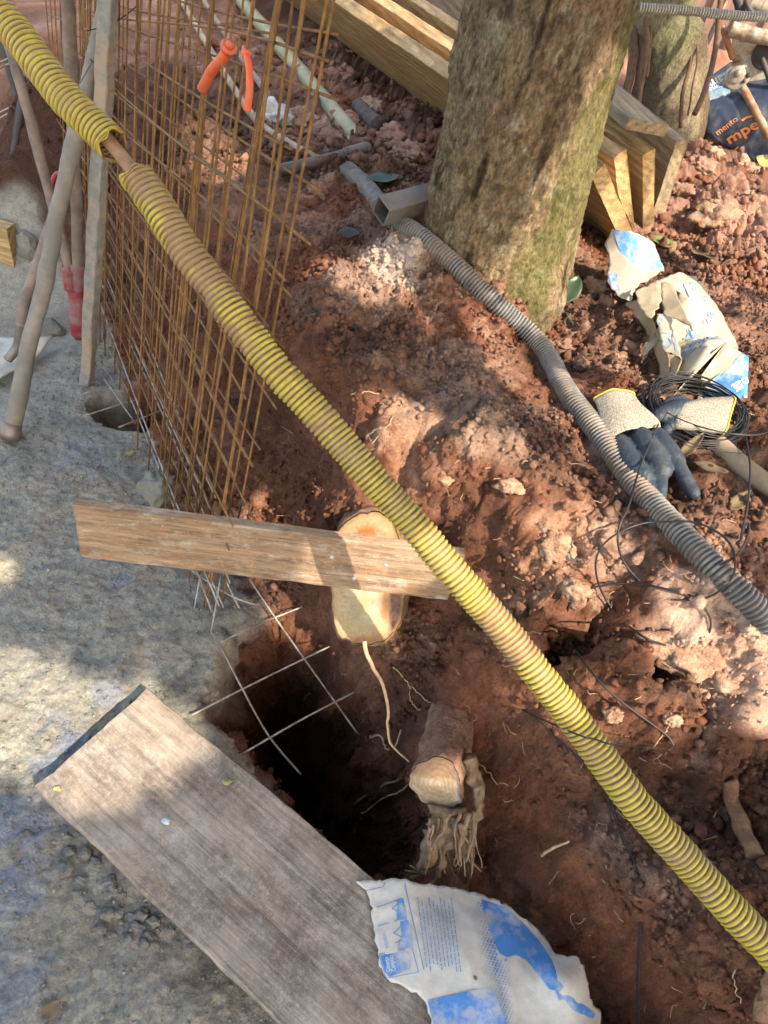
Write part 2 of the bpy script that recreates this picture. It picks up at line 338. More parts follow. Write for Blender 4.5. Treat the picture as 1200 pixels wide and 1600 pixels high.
for (px, py, z, r, am, cc) in [(625, 445, .5, .13, .75, (.46, .46, .43)), (560, 480, .48, .13, .4, grey), (700, 620, .45, .22, .5, (.24, .19, .165)), (760, 700, .44, .14, .4, grey), (1090, 960, .43, .10, .7, (.46, .38, .33)), (960, 860, .45, .08, .5, grey), (1150, 1040, .42, .10, .5, (.5, .4, .34)), (640, 680, .42, .12, .5, (.36, .24, .17)), (880, 860, .42, .10, .5, (.38, .23, .15)), (700, 480, .5, .1, .5, (.26, .13, .08)), (1150, 350, .62, .3, .6, (.33, .19, .15)), (1160, 480, .58, .3, .5, (.27, .16, .13)), (340, 250, .48, .12, .6, (.32, .18, .11)), (420, 200, .5, .12, .4, grey)]:  # grey dust patches, plus sunlit earth painted paler into the colour
    c = lerp(c, np.array(cc), spot(px, py, z, r, am))
f0 = np.array([.27, .253, .208])
cf = np.repeat(f0[None], len(P), 0); b1 = fbm(P, 3.3, 4, 201); b2 = fbm(P, 14, 4, 221); b3 = fbm(P, 50, 4, 241)
cf = lerp(cf, np.array([.30, .285, .235]), sstep(.0, .6, b1)); cf = lerp(cf, np.array([.215, .21, .18]), sstep(.0, .7, -b2 + .2 * b3)); cf = lerp(cf, np.array([.23, .165, .12]), .5 * sstep(.25, .7, b2 - b1 * .4))
cf = lerp(cf, np.array([.235, .24, .225]), .4 * sstep(.1, .6, fbm(P, 6, 3, 261)))
for (px, py, r, am) in [(25, 1290, .09, .85), (75, 1195, .06, .85), (115, 1155, .05, .9), (165, 1085, .04, .6), (15, 1400, .07, .7), (15, 1550, .08, .75), (130, 712, .10, .35), (85, 640, .05, .2), (190, 905, .035, .7), (80, 1120, .05, .4)]:
    cf = lerp(cf, np.array([.14, .19, .30]), spot(px, py, 0, r * .9, am * .75, 30, 9))
for (px, py, r, am, cc) in [(110, 1480, .10, .3, (.30, .23, .16)), (230, 1480, .10, .3, (.28, .20, .165)), (150, 1540, .14, .5, (.31, .285, .24)), (60, 1060, .14, .3, (.31, .28, .21)), (270, 1085, .06, .6, (.10, .10, .095)), (330, 940, .10, .4, (.12, .12, .11)), (240, 1400, .07, .45, (.14, .14, .13)), (200, 1250, .1, .3, (.13, .13, .12)), (100, 480, .25, .55, (.20, .155, .12)), (170, 560, .14, .4, (.14, .125, .105)), (10, 890, .06, .5, (.36, .33, .22))]:  # stains, plus pale yellow spots that paint sun patches into the cement
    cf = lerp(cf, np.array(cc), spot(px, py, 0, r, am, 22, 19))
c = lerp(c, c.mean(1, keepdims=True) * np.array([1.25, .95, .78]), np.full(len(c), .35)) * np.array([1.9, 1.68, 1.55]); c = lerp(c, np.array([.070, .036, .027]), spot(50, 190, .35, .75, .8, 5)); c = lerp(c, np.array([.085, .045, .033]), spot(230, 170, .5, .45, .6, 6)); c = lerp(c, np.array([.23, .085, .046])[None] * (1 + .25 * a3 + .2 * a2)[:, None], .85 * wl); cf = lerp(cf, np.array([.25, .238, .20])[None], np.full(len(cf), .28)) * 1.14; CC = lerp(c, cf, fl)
idx = np.arange(nxg * nyg).reshape(nyg, nxg)
Q = np.stack([idx[:-1, :-1], idx[:-1, 1:], idx[1:, 1:], idx[1:, :-1]], -1).reshape(-1, 4)
qf = fl[Q].mean(1) > .5
M_soil = soil_mat('red_soil'); M_floor = soil_mat('cement_floor', True)
def submesh(name, quads, m):
    u, inv = np.unique(quads, return_inverse=True); inv = inv.reshape(quads.shape)
    me = bpy.data.meshes.new(name); me.vertices.add(len(u)); me.vertices.foreach_set('co', PD[u].astype(np.float32).ravel())
    me.loops.add(inv.size); me.loops.foreach_set('vertex_index', inv.ravel().astype(np.int32))
    me.polygons.add(len(inv)); me.polygons.foreach_set('loop_start', np.arange(0, inv.size, 4, dtype=np.int32))
    me.polygons.foreach_set('use_smooth', np.ones(len(inv), bool))
    ca = me.color_attributes.new('Col', 'FLOAT_COLOR', 'POINT'); cc = np.ones((len(u), 4), np.float32); cc[:, :3] = CC[u]; ca.data.foreach_set('color', cc.ravel())
    me.materials.append(m); me.update(calc_edges=True); me.validate()
    o = bpy.data.objects.new(name, me); COL.objects.link(o); return tag(o, kind='structure')
tag(submesh('concrete_floor', Q[qf], M_floor), 'grey cement floor smeared with blue chalk, left of the pit', 'floor')
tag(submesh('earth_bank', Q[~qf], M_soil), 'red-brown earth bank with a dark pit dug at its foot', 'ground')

PDZ = PD[:, 2].reshape(nyg, nxg)
def top(p, k=2):
    i = int(np.clip(np.searchsorted(gy, p[1]), k, nyg - k - 1)); j = int(np.clip(np.searchsorted(gx, p[0]), k, nxg - k - 1)); return float(PDZ[i - k:i + k + 1, j - k:j + k + 1].max())
def above(Q, off, k=2, sm=0):
    Q = np.array(Q, float); z = np.array([max(q[2], top(q, k) + off) for q in Q])
    if sm: ker = np.ones(2 * sm + 1) / (2 * sm + 1); z = np.maximum(np.convolve(np.pad(z, sm, mode='edge'), ker, 'valid'), z - .004)
    Q[:, 2] = z; return Q
# crumbs of earth and grit, scattered as they lie
ICO = bmesh.new(); bmesh.ops.create_icosphere(ICO, subdivisions=1, radius=1); ICOV = np.array([v.co[:] for v in ICO.verts]); ICOF = np.array([[v.index for v in f.verts] for f in ICO.faces]); ICO.free()
def crumbs(name, sel, count, smin, smax, colfn, m, label, sink=.2, seed=3):
    r = np.random.default_rng(seed); k = r.choice(sel, count); s = smin * (smax / smin) ** (r.random(count) ** 2.2)
    B = ICOV[None] * (1 + .75 * (r.random((count, 12, 1)) - .5)) * (.6 + .7 * r.random((count, 1, 3)))
    A = r.normal(size=(count, 3, 3)); Qm = np.linalg.qr(A)[0]; B = np.einsum('nij,nkj->nki', Qm, B) * s[:, None, None]
    V = (B + (PD[k] + N[k] * (s * (1 - sink))[:, None] + np.c_[r.normal(size=(count, 2)) * .002, np.zeros(count)])[:, None]).reshape(-1, 3)
    Fc = (ICOF[None] + (np.arange(count) * 12)[:, None, None]).reshape(-1, 3)
    C = np.repeat(colfn(k, r), 12, 0)
    me = bpy.data.meshes.new(name); me.vertices.add(len(V)); me.vertices.foreach_set('co', V.astype(np.float32).ravel())
    me.loops.add(Fc.size); me.loops.foreach_set('vertex_index', Fc.ravel().astype(np.int32)); me.polygons.add(len(Fc)); me.polygons.foreach_set('loop_start', np.arange(0, Fc.size, 3, dtype=np.int32))
    ca = me.color_attributes.new('Col', 'FLOAT_COLOR', 'POINT'); cc = np.ones((len(V), 4), np.float32); cc[:, :3] = C; ca.data.foreach_set('color', cc.ravel())
    me.materials.append(m); me.update(calc_edges=True); o = bpy.data.objects.new(name, me); COL.objects.link(o)
    return tag(o, label, 'soil', kind='stuff')
inner = (P[:, 0] > -1.1) & (P[:, 0] < 1.1) & (P[:, 1] > .1) & (P[:, 1] < 2.25)
back = (P[:, 0] > -1.8) & (P[:, 0] < 2.2) & (P[:, 1] >= 2.2) & (P[:, 1] < 4.2)
selS = np.where(inner & (fl < .2) & (wl < .4) & (patch > .45))[0]; selS2 = np.where(inner & (fl < .3) & ((wl < .5) | (rng.random(len(fl)) < .15)))[0]
def soilcol(k, r): return CC[k] * (.75 + .5 * r.random((len(k), 1)))
def soilcol(k, r): return CC[k] * (.75 + .5 * r.random((len(k), 1)))
slope = inner & (wl < .3) & (fl < .05) & (P[:, 0] > .25) & (P[:, 1] < 1.15) & (P[:, 2] > 0)
crumbs('soil_crumbs', np.where(slope | (inner & (fl < .05) & (w1 > .75) & (patch > .8)))[0], 1500, .004, .015, soilcol, M_soil, 'clods of earth on the slope below the bank edge', seed=14)
LAB = 'crumbs of red-brown earth lying on the bank'
crumbs('soil_crumbs', selS, 24000, .0016, .0075, soilcol, M_soil, LAB, seed=3)
crumbs('soil_crumbs', selS2, 15000, .0013, .007, soilcol, M_soil, 'coarser crumbs of earth lying along the bank and its slope', seed=4)
crumbs('soil_crumbs', np.where(back & (fl < .3))[0], 4500, .004, .018, soilcol, M_soil, 'lumps of earth on the ground behind the tree and boards', seed=5)
crumbs('cement_grit', np.where(inner & (fl > .6))[0], 9000, .0009, .004, lambda k, r: CC[k] * (.75 + .5 * r.random((len(k), 1))), M_floor, 'fine grit lying on the cement floor', seed=6)
def hito(px, py, h=0):
    d = ray(px, py); P_ = CPOS + _ts[:, None] * d; g_ = hgt(P_[:, 0], P_[:, 1]) + h; k = int(np.argmax(P_[:, 2] < g_))
    if k == 0: k = len(_ts) - 1
    return P_[k - 1] * .5 + P_[k] * .5
# ------------------------------------------------------------------ main tree (trunk in the picture, limbs and crown above it, out of view, shaped to cast the sun patches)
def bark(P, r, n, seed, ridge, flare=None):
    V, Fc = sweep(P, r, n, True, up=(0, 1, 0)); ax = np.repeat(P, n, 0); d = V - ax; L = np.linalg.norm(d, axis=1)[:, None] + 1e-9; u = d / L
    q = V * np.array([1, 1, .22]) + seed
    h = ridge * (fbm(q * np.array([1, 1, 1.6]), 40, 4, seed) + .8 * fbm(q, 75, 3, seed + 5)) + ridge * 2.2 * fbm(V * np.array([1, 1, .5]), 6, 3, seed + 9) + ridge * .5 * fbm(V, 170, 2, seed + 2)
    return V + u * h[:, None], Fc
M_bark = mat('bark', .95, 0, .15); t = NT(M_bark); v = t.coords((1, 1, .5)); v1 = t.coords()
a_ = t.new('ShaderNodeVertexColor', layer_name='Col')
c_ = t.mix(a_.outputs[0], t.ramp(t.noise(v, 110, 9, .85), [(.36, G(.35)), (.52, G(1)), (.66, G(1.55))]), 1, 'MULTIPLY')
c_ = t.mix(c_, t.ramp(t.noise(v, 170, 4, .7), [(.3, G(.6)), (.6, G(1.15))]), 1, 'MULTIPLY')
c_ = t.mix(c_, (.40, .36, .27), t.mix(G(0), t.ramp(t.noise(v1, 48, 5, .8), [(.6, G(0)), (.7, G(1))]), .45))
t.col(c_); t.bump(t.noise(v, 100, 9, .85), 1, .012); t.bump(t.noise(v1, 230, 5, .7), .6, .004)
def bark_cols(V, base, moss, mossd, seed, mf=3.2):
    a = fbm(V, 4, 4, seed); b = fbm(V * np.array([1, 1, .4]), 14, 4, seed + 3); c = np.repeat(np.array(base)[None], len(V), 0)
    c = lerp(c, np.array([.28, .22, .145]), .7 * sstep(-.1, .6, b)); c = lerp(c, np.array([.075, .045, .028]), .7 * sstep(.1, .7, -a + .3 * b))
    mm = sstep(mossd[0], mossd[1], fbm(V, mf, 4, seed + 7)) * .8; return lerp(c, np.array(moss), mm)
TB = np.array([.09, 1.89]); tz = gz(TB)
trk = spline([(TB[0] - .01, TB[1] - .0, tz - .12), (TB[0] - .01, TB[1], tz + .02), (TB[0] - .015, TB[1] - .01, tz + .15), (TB[0] - .03, TB[1] - .015, tz + .35), (TB[0] - .055, TB[1] - .02, tz + .6), (TB[0] - .085, TB[1] - .02, tz + .85), (TB[0] - .1, TB[1] - .03, tz + 1.4), (TB[0], TB[1] - .1, tz + 2.0)], 40)
h_ = trk[:, 2] - tz; rr = .173 + .036 * np.exp(-np.maximum(h_, 0) / .45) + .012 * np.exp(-np.maximum(h_ + .05, 0) / .12)
V, Fc = bark(trk, rr, 220, 3, .0042)
ang = np.arctan2(V[:, 1] - TB[1], V[:, 0] - TB[0]); hh = V[:, 2] - tz
fl_ = np.exp(-np.maximum(hh + .04, 0) / .13) * (.012 * np.maximum(0, np.cos(ang * 5 + .7)) + .075 * np.exp(-((ang + .85) / .4) ** 2)); V[:, :2] += np.c_[np.cos(ang), np.sin(ang)] * fl_[:, None]
C = bark_cols(V, (.245, .175, .112), (.17, .15, .07), (.5, 1.1), 33)
mossy = sstep(.75, 1.35, np.cos(ang + .25) + .7 * fbm(V, 6, 4, 88)) * sstep(.0, .25, hh); C = lerp(C, np.array([.12, .12, .045]), .35 * mossy)
C = lerp(C, np.array([.05, .03, .03]), .9 * sstep(.006, .002, np.abs((ang + 1.83) * .17 + .004 * fbm(V * np.array([0, 0, 1]), 30, 3, 4))) * sstep(.33, .4, hh))
C = lerp(C, np.array([.29, .21, .12]), .7 * sstep(.55, .05, hh + .2 * fbm(V, 8, 3, 12)))
C = lerp(C, np.array([.40, .35, .25]), .6 * sstep(.5, .75, fbm(V * np.array([1, 1, .8]), 24, 4, 301)) * sstep(.8, .3, hh + .3 * fbm(V, 5, 2, 7)))
C = C * (1 - .45 * sstep(.15, .6, fbm(V * np.array([1, 1, .5]), 75, 3, 311)))[:, None] * (1 + .35 * sstep(.1, .6, fbm(V * np.array([1, 1, .6]), 80, 3, 321)))[:, None]; C = C * (1 - .75 * sstep(.62, .8, fbm(V * np.array([1, 1, .16]), 32, 3, 341)) * sstep(.5, .2, hh))[:, None]
C = lerp(C, np.array([.14, .155, .045]), .55 * sstep(.1, .5, fbm(V * np.array([1, 1, .5]), 9, 5, 331)) * sstep(.45, .9, np.cos(ang + .55)))
tree = thing('tree', 'thick tree trunk with mossy brown bark standing on the bank behind the grey hose', 'tree')
mobj('trunk', V, Fc, M_bark, tree, cols=C)
M_limb = plain('limb_bark', (.13, .09, .055), .9, var=.4, scale=30, bump=.6, bd=.01)
trunk_top = trk[-1]
M_leaf = mat('canopy_leaf', .5, 0, .4); t = NT(M_leaf); t.col(t.ramp(t.noise(t.coords(), 3), [(.3, (.05, .09, .02)), (.7, (.09, .13, .035))]))
def limb(pts, r0, r1):
    p = spline(pts, 10); Vv, Ff = sweep(p, np.linspace(r0, r1, len(p)), 12); mobj('limb', Vv, Ff, M_limb, tree)
cen = np.array([.1, 1.5, .4]) + SUN * 3.3
for k, e in enumerate([(1.2, -1.2, 3.1), (2.6, -.9, 3.2), (.9, .3, 3.2), (2.2, .9, 3.2), (3.3, .1, 3.3), (1.0, -2.0, 3.2)]):
    e = np.array(e); limb([trunk_top - (0, 0, .15), trunk_top + (e - trunk_top) * .35 + np.array([0, 0, .35]), trunk_top + (e - trunk_top) * .7 + np.array([0, 0, .2]), e], .09, .02)
# sun gaps in the crown: what is lit in the photograph lies on a straight line to the sun through one of these
GAPS = []
def gap(px, py, r, z=None): GAPS.append((hit(px, py) if z is None else at(px, py, z), r))
for px_, py_, r_, z_ in [
    (12, 1065, .06, 0), (70, 1085, .06, 0), (125, 1105, .05, 0), (60, 1130, .07, 0), (170, 1085, .025, 0), (10, 1140, .07, 0), (100, 1130, .06, 0), (-60, 1080, .09, 0), (6, 890, .03, 0),
    (245, 1125, .055, .04), (295, 1135, .035, .04), (200, 1165, .065, .04), (310, 1160, .025, .04), (140, 1205, .06, .04), (245, 1175, .045, .04)]:
    GAPS.append((at(px_, py_, z_), r_))
for px_, py_, r_ in [(560, 440, .05), (600, 430, .05), (520, 430, .04), (640, 455, .03), (700, 500, .05), (740, 530, .05), (780, 570, .055), (820, 610, .055), (860, 655, .055), (890, 700, .05), (920, 740, .045), (955, 780, .045), (985, 820, .04), (1010, 850, .04), (1060, 900, .04), (1100, 950, .035),
    (610, 640, .03), (630, 680, .04), (660, 720, .045), (700, 750, .045), (640, 740, .04), (780, 760, .05), (830, 800, .05), (860, 850, .05), (890, 890, .05), (920, 940, .05), (870, 930, .04), (800, 720, .03), (960, 1000, .03), (1050, 980, .05), (1090, 1010, .06), (1130, 1050, .06), (1160, 1085, .04), (930, 1110, .04), (960, 1120, .03), (1060, 1120, .04), (1100, 900, .03), (1160, 970, .04), (1190, 1000, .05),
    (1130, 300, .2), (1180, 350, .2), (1110, 370, .15), (1190, 280, .2), (1160, 420, .15), (1190, 480, .15), (1180, 560, .12), (1060, 840, .05), (1130, 800, .06), (330, 210, .07), (340, 260, .06), (420, 215, .04), (1010, 350, .12)]:
    GAPS.append((hit(px_, py_), r_ * 1.15 + .012))
for px_, py_, t_, r_ in [(560, 880, 1.45, .07), (530, 960, 1.45, .07), (600, 1000, 1.45, .06), (540, 870, 1.36, .07), (640, 880, 1.36, .08), (560, 800, 1.46, .08), (700, 1200, 1.3, .03)
]:
    GAPS.append((atd(px_, py_, t_), r_))
for px_, py_, x_, r_ in [(900, 350, TB, .10), (850, 420, TB, .15), (800, 470, TB, .15), (780, 400, TB, .07), (870, 300, TB, .10), (900, 250, TB, .09), (920, 150, TB, .06), (750, 430, TB, .06), (860, 500, TB, .14)]:
    GAPS.append((near(px_, py_, x_[0] + .15, x_[1] - .12), r_))
for px_, py_, r_ in [(985, 190, .1), (1030, 200, .1), (1060, 280, .1), (1000, 280, .08), (620, 40, .14), (670, 80, .12), (690, 10, .12), (570, 10, .1)]:
    GAPS.append((at(px_, py_, .8), r_))
for px_, py_, r_ in [(980, 390, .10), (1010, 450, .10), (1060, 470, .10), (1110, 520, .10), (1150, 590, .09), (1050, 540, .08), (960, 640, .07), (1010, 650, .06), (1100, 640, .07), (1040, 710, .06)]:
    GAPS.append((hito(px_, py_, .08), r_ + .03))
GAPS += [(near(1150, 110, *hit(1150, 236)[:2]), .25), (near(1160, 200, *hit(1150, 236)[:2]), .15), (near(1060, 100, *hit(1045, 205)[:2]), .2)]
nl = 72000
Lc = np.c_[rng.uniform(-1.2, 5, nl), rng.uniform(-3.6, 3.2, nl), rng.uniform(2.4, 3.5, nl)]
# keep the leaves inside a rounded crown outline
Lc = Lc[(((Lc[:, 0] - 1.75) / 2.75) ** 2 + ((Lc[:, 1] + .05) / 3.0) ** 2 + .12 * fbm(Lc, 1.1, 3, 2)) < 1]
s0 = rng.uniform(.05, .085, len(Lc))
for q, r in GAPS:
    d = Lc - q; d = d - (d @ SUN)[:, None] * SUN; s0 = np.minimum(s0, np.linalg.norm(d, axis=1) - r + .012)
keep = s0 > .014; Lc = Lc[keep]; nl = len(Lc)
A = rng.normal(size=(nl, 3)); A /= np.linalg.norm(A, axis=1)[:, None]; Nn = np.array(SUN) * 1.1 + rng.normal(size=(nl, 3)) * .55; Nn /= np.linalg.norm(Nn, axis=1)[:, None]
A = A - (A * Nn).sum(1)[:, None] * Nn; A /= np.linalg.norm(A, axis=1)[:, None]; B = np.cross(Nn, A); s_ = s0[keep][:, None]
# leaves near a gap are small so the gap keeps its outline
V = np.stack([Lc - A * s_, Lc - B * s_ * .5 + Nn * s_ * .12, Lc + A * s_, Lc + B * s_ * .5 + Nn * s_ * .12], 1).reshape(-1, 3)
mobj('shade_crown', V, [(4 * i, 4 * i + 1, 4 * i + 2, 4 * i + 3) for i in range(nl)], M_leaf, tree, smooth=False)  # unseen leaves, placed and pierced to throw the wanted sun patches

# ------------------------------------------------------------------ second tree with hanging lianas, wall of sheeting behind
T2 = hit(1045, 205)[:2]; z2 = gz(T2)
tree2 = thing('tree', 'pale slender tree with dark vines down its trunk, behind the board stack', 'tree')
p2 = near(1058, -60, *T2); p = spline([(T2[0], T2[1], z2 - .1), (T2[0], T2[1], z2 + .05), (*(np.array(T2) * .5 + p2[:2] * .5), (z2 + p2[2]) / 2), tuple(p2), tuple(p2 + np.array([0, 0, 1.6]))], 24)
w2_ = (p2 - CPOS) @ FW; r2 = 52 * w2_ / FPX
V, Fc = bark(p, np.linspace(r2 * 1.12, r2 * .9, len(p)), 80, 12, .003)
mobj('trunk', V, Fc, M_bark, tree2, cols=bark_cols(V, (.24, .205, .14), (.17, .17, .09), (.0, .9), 71))
M_vine = plain('vine', (.085, .045, .025), .9, var=.4, scale=60, bump=.5)
w0 = (np.r_[T2, z2 + .2] - CPOS) @ FW - r2 * 1.02
def vine(pp, r, parent=tree2):
    q = spline(pp, 8); q = q + .006 * np.stack([fbm(q + k * 9, 9, 2, 40 + k) for k in range(3)], 1); Vv, Ff = sweep(q, r, 7); return mobj('vine', Vv, Ff, M_vine, parent)
for k, (pts, r) in enumerate([([(1005, -20), (1003, 80), (990, 165)], .014), ([(1013, -20), (1008, 90), (998, 165)], .012), ([(998, -20), (990, 90), (977, 155)], .016), ([(1022, -20), (1016, 60), (1010, 120)], .007), ([(1045, 25), (1075, 40), (1078, 90), (1066, 150), (1062, 200)], .008), ([(1065, 10), (1090, 60), (1075, 180)], .004), ([(990, 30), (982, 110), (975, 150)], .011)]):
    vine([atd(a, b, w0 - .02 * (k % 2) + .03 * (1005 > a)) for a, b in pts], r)
lv = [atd(1124, -20, 2.6), atd(1122, 40, 2.6), atd(1112, 100, 2.58), atd(1098, 150, 2.55), atd(1086, 178, 2.55)]
tag(vine(lv, .011, None), 'single thin liana dangling free in front of the blue cement sack', 'vine'); bpy.data.objects[-1] if False else None
M_sheet = mat('pink_sheeting', .6, 0, .3); t = NT(M_sheet); t.col(t.ramp(t.noise(t.coords(), 3, 6, .7), [(.3, (.13, .08, .068)), (.7, (.19, .12, .10))]))
sw = thing('site_hoarding', 'dull pink ribbed metal hoarding far behind the second tree', 'hoarding')
hx = np.linspace(-1.5, 7.0, 36)
for k in range(9):
    xs = np.linspace(0, .93, 49); zz = .02 * np.clip(np.sin(xs * 2 * math.pi / .186) * 2.2, -1, 1)
    V = []; 
    for z in (.4, 3.2):
        for x, d in zip(xs, zz): V.append((-1.5 + k * .94 + x, 6.3 + d - .12 * k * .4, z))
    n_ = len(xs); o = mobj('sheet', V, [(i, i + 1, n_ + i + 1, n_ + i) for i in range(n_ - 1)], M_sheet, sw, smooth=False)
    sf = o.modifiers.new('thickness', 'SOLIDIFY'); sf.thickness = .002

# ------------------------------------------------------------------ boards leaning on the tree
M_board = wood_mat('sawn_board', (.24, .13, .05), (.44, .28, .125), (.56, .41, .22), dirt=(.26, .19, .12), dirtamt=.35, stain=(.26, .15, .07), rings=9, dscale=4)
M_board2 = wood_mat('weathered_board', (.15, .095, .05), (.29, .205, .12), (.42, .33, .21), dirt=(.17, .15, .12), dirtamt=.6, stain=(.12, .10, .075), rings=9, dscale=5)
def lean_board(tl, z1, bl, z0, far, T, L, m, label, flip=1, seed=1, out=0):
    """near top corner tl at height z1, near bottom corner bl at z0, far point on the top edge"""
    a = at(*tl, z1); f = at(*far, z1); X = nrm(f - a); b = at(*bl, z0); Y = b - a; Y = Y - X * (Y @ X); Wd = np.linalg.norm(Y); Y = Y / Wd; Zv = np.cross(X, Y)
    if Zv[0] < 0: pass
    a = a - X * out
    return plank('board', a, X, Y, Zv, L, Wd, T, m, label, 'board', 'sawn boards stacked against the tree', seed=seed, rag=.002)
for tl_, z1, bl_, z0, far_, T_, L_, m_, lab, s_ in [
    ((1077, 220), .84, (1089, 376), .62, (960, 136), .045, 3.0, M_board2, 'rightmost board of the stack, dusty face and corner towards the lumps of earth', 1),
    ((1024, 231), .84, (1042, 363), .62, (700, 22), .042, 3.2, M_board, 'third board from the tree, its cut end narrow and half shaded', 2),
    ((979, 233), .84, (1000, 363), .61, (700, 56), .042, 3.2, M_board, 'second board from the tree, tucked against the leftmost one', 3),
    ((945, 255), .83, (972, 362), .595, (700, 96), .045, 3.4, M_board, 'leftmost board, its broad orange side seen on the left of the tree', 5)]:
    lean_board(tl_, z1, bl_, z0, far_, T_, L_, m_, lab, seed=s_)
a, b, c_ = at(1038, 214, .875), at(997, 224, .875), at(962, 150, .875); X = nrm(c_ - a); Y = b - a; Y = nrm(Y - X * (Y @ X)); Zf = np.cross(X, Y)
plank('board', a, X, Y, Zf, 1.1, .13, .03 , M_board2, 'short grey board lying flat on top of the leaning boards', 'board', 'sawn boards stacked against the tree', seed=6)

# ------------------------------------------------------------------ reinforcement meshes
B0 = np.array([-.321, .887, 0]); BA = nrm([-.62, .785, 0]); BL_ = np.array([.1, .05, 1.19]) / 1.19; BN = nrm(np.cross(BA, (0, 0, 1)))
M_rust = plain('rusty_wire', (.225, .118, .042), .75, .2, .45, 60, .5, .001, dirt=(.13, .065, .03), dscale=18)
M_gal = plain('cement_wire', (.34, .33, .30), .7, .3, .3, 60, .4, .001, dirt=(.2, .13, .08), dscale=20)
def mp(s, z, off=0):   # a point of the mesh: s along it, z up it
    k = 1 - .33 * np.asarray(s) / 1.95
    return B0 + np.multiply.outer(s, BA) + np.multiply.outer(z * k, BL_) + BN * off
def rebar_mesh(label, off, ss, zs, r, ztop, zbot, s_end, rs, hz=True):
    m = thing('wire_mesh', label, 'wire mesh'); rg = np.random.default_rng(rs)
    for s in ss:
        for dbl in range(1 if rg.random() < .7 else 2):
            z = np.linspace(zbot + rg.uniform(-.05, .02), ztop, 9); j = rg.normal() * .008 + dbl * .011; wob = rg.normal(size=2) * .008
            q = np.array([mp(s + j + wob[0] * math.sin(zz * 2.4), zz, off + wob[1] * math.sin(zz * 2.1 + 1)) for zz in z])
            V, Fc = sweep(q, r, 6); mobj('wire', V, Fc, M_rust, m)
    for z in zs:
        a = np.linspace(min(ss) - .02 - rg.uniform(0, .06), s_end + rg.uniform(-.03, .05), 12); wob = rg.normal(size=2) * .007; z = z + rg.normal() * .008
        q = np.array([mp(s, z + wob[0] * math.sin(s * 3 + 1) * 1.5, off + r * 1.9 + wob[1] * math.sin(s * 2.3)) for s in a])
        V, Fc = sweep(q, r, 6); mobj('wire', V, Fc, M_rust if z > .2 else M_gal, m)
    return m
rebar_mesh('rusty welded wire mesh panel facing the grey props, orange sleeves hung on it', -.03, np.arange(0, 2.0, .085), np.r_[np.arange(.05, 1.32, .082)], .0021, 1.36, .0, 1.95, 5)
rebar_mesh('second rusty wire mesh panel just behind the first, nearer the earth wall', .015, np.arange(.03, 2.05, .085), np.r_[np.arange(.09, 1.3, .09)], .0021, 1.34, -.06, 2.0, 9)
rebar_mesh('third rusty wire mesh panel tight against the earth wall', .06, np.arange(.28, 1.9, .17), np.r_[np.arange(.14, 1.2, .25)], .0021, 1.3, -.05, 1.9, 12)
# grey mesh lying over the pit, another over the small hole
def wires_px(name, label, lines, m, r=.0023, cat='wire mesh'):
    o = thing(name, label, cat)
    for ln in lines:
        q = spline([at(*p) for p in ln], 6) if len(ln) > 2 else np.linspace(at(*ln[0]), at(*ln[1]), 8)
        V, Fc = sweep(q, r, 6); mobj('wire', V, Fc, m, o)
    return o
wires_px('wire_mesh', 'loose offcut of grey wire mesh sagging over the dark pit', [
    [(300, 1117, .02), (400, 1066, -.02), (515, 1010, -.05)], [(372, 1182, .0), (470, 1125, -.05), (568, 1074, -.1)], [(345, 1003, .02), (400, 977, .0), (480, 945, -.02)],
    [(345, 1010, .02), (378, 1075, -.01), (420, 1150, -.07), (470, 1210, -.14)], [(390, 905, .05), (430, 965, -.0), (490, 1050, -.07), (560, 1148, -.14)], [(255, 860, .03), (350, 925, .03), (400, 945, .02)]], M_gal)
wires_px('wire_mesh', 'small piece of grey wire mesh poking out of the hole in the cement floor', [
    [(130, 615, .02), (215, 590, .0)], [(130, 618, .03), (200, 600, .0)], [(130, 650, .02), (215, 624, -.0)], [(145, 553, .03), (192, 614, -.02)], [(163, 592, .02), (212, 662, -.0)], [(185, 668, .01), (255, 640, .0)], [(145, 545, .03), (180, 540, .03)]], M_gal)
wires_px('reinforcing_bar', 'splayed grey wire ends below the left part of the nailed board', [[(330, 905, .06), (352, 955, .0)], [(352, 905, .06), (376, 955, .0)], [(345, 900, .06), (328, 1000, .0)], [(312, 905, .05), (303, 955, .0)]], M_gal, cat='wire')
# orange plastic sleeves
M_or = plain('orange_plastic', (.72, .12, .045), .45, var=.15, scale=30, bump=.1, dirt=(.45, .12, .06), dscale=14)
def onmesh(px, py, off=-.03):
    d = ray(px, py); n = np.cross(BA, BL_); n = nrm(n); t_ = ((B0 + BN * off - CPOS) @ n) / (d @ n); return CPOS + d * t_
for k, (pts, r, lab) in enumerate([([(357, 74), (347, 92), (330, 112), (316, 139)], .0085, 'longer orange plastic sleeve with a flared end hooked on the wire mesh'), ([(384, 84), (389, 105), (390, 140), (386, 172)], .0075, 'shorter orange plastic sleeve hanging straight down on the wire mesh')]):
    o = thing('plastic_sleeve', lab, 'sleeve'); q = spline([onmesh(*p) for p in pts], 8); w_ = (q[0] - CPOS) @ FW; R_ = (9.0 if k == 0 else 6.3) * w_ / FPX
    V, Fc = sweep(q, np.linspace(R_ * .85, R_, len(q)), 14); mobj('tube', V, Fc, M_or, o)
    a = nrm(q[0] - q[2]); V, Fc = sweep([q[0] - a * .004, q[0] + a * .001, q[0] + a * .004], [R_ * (1.3 - .2 * k), R_ * (1.4 - .25 * k), R_ * (1.2 - .2 * k)], 14); mobj('collar', V, Fc, M_or, o)
    V, Fc = sweep([q[0] + a * .003, q[0] + a * .008, q[0] + a * .013], [R_ * .9, R_ * .75, R_ * .3], 8); mobj('tip', V, Fc, M_or, o)

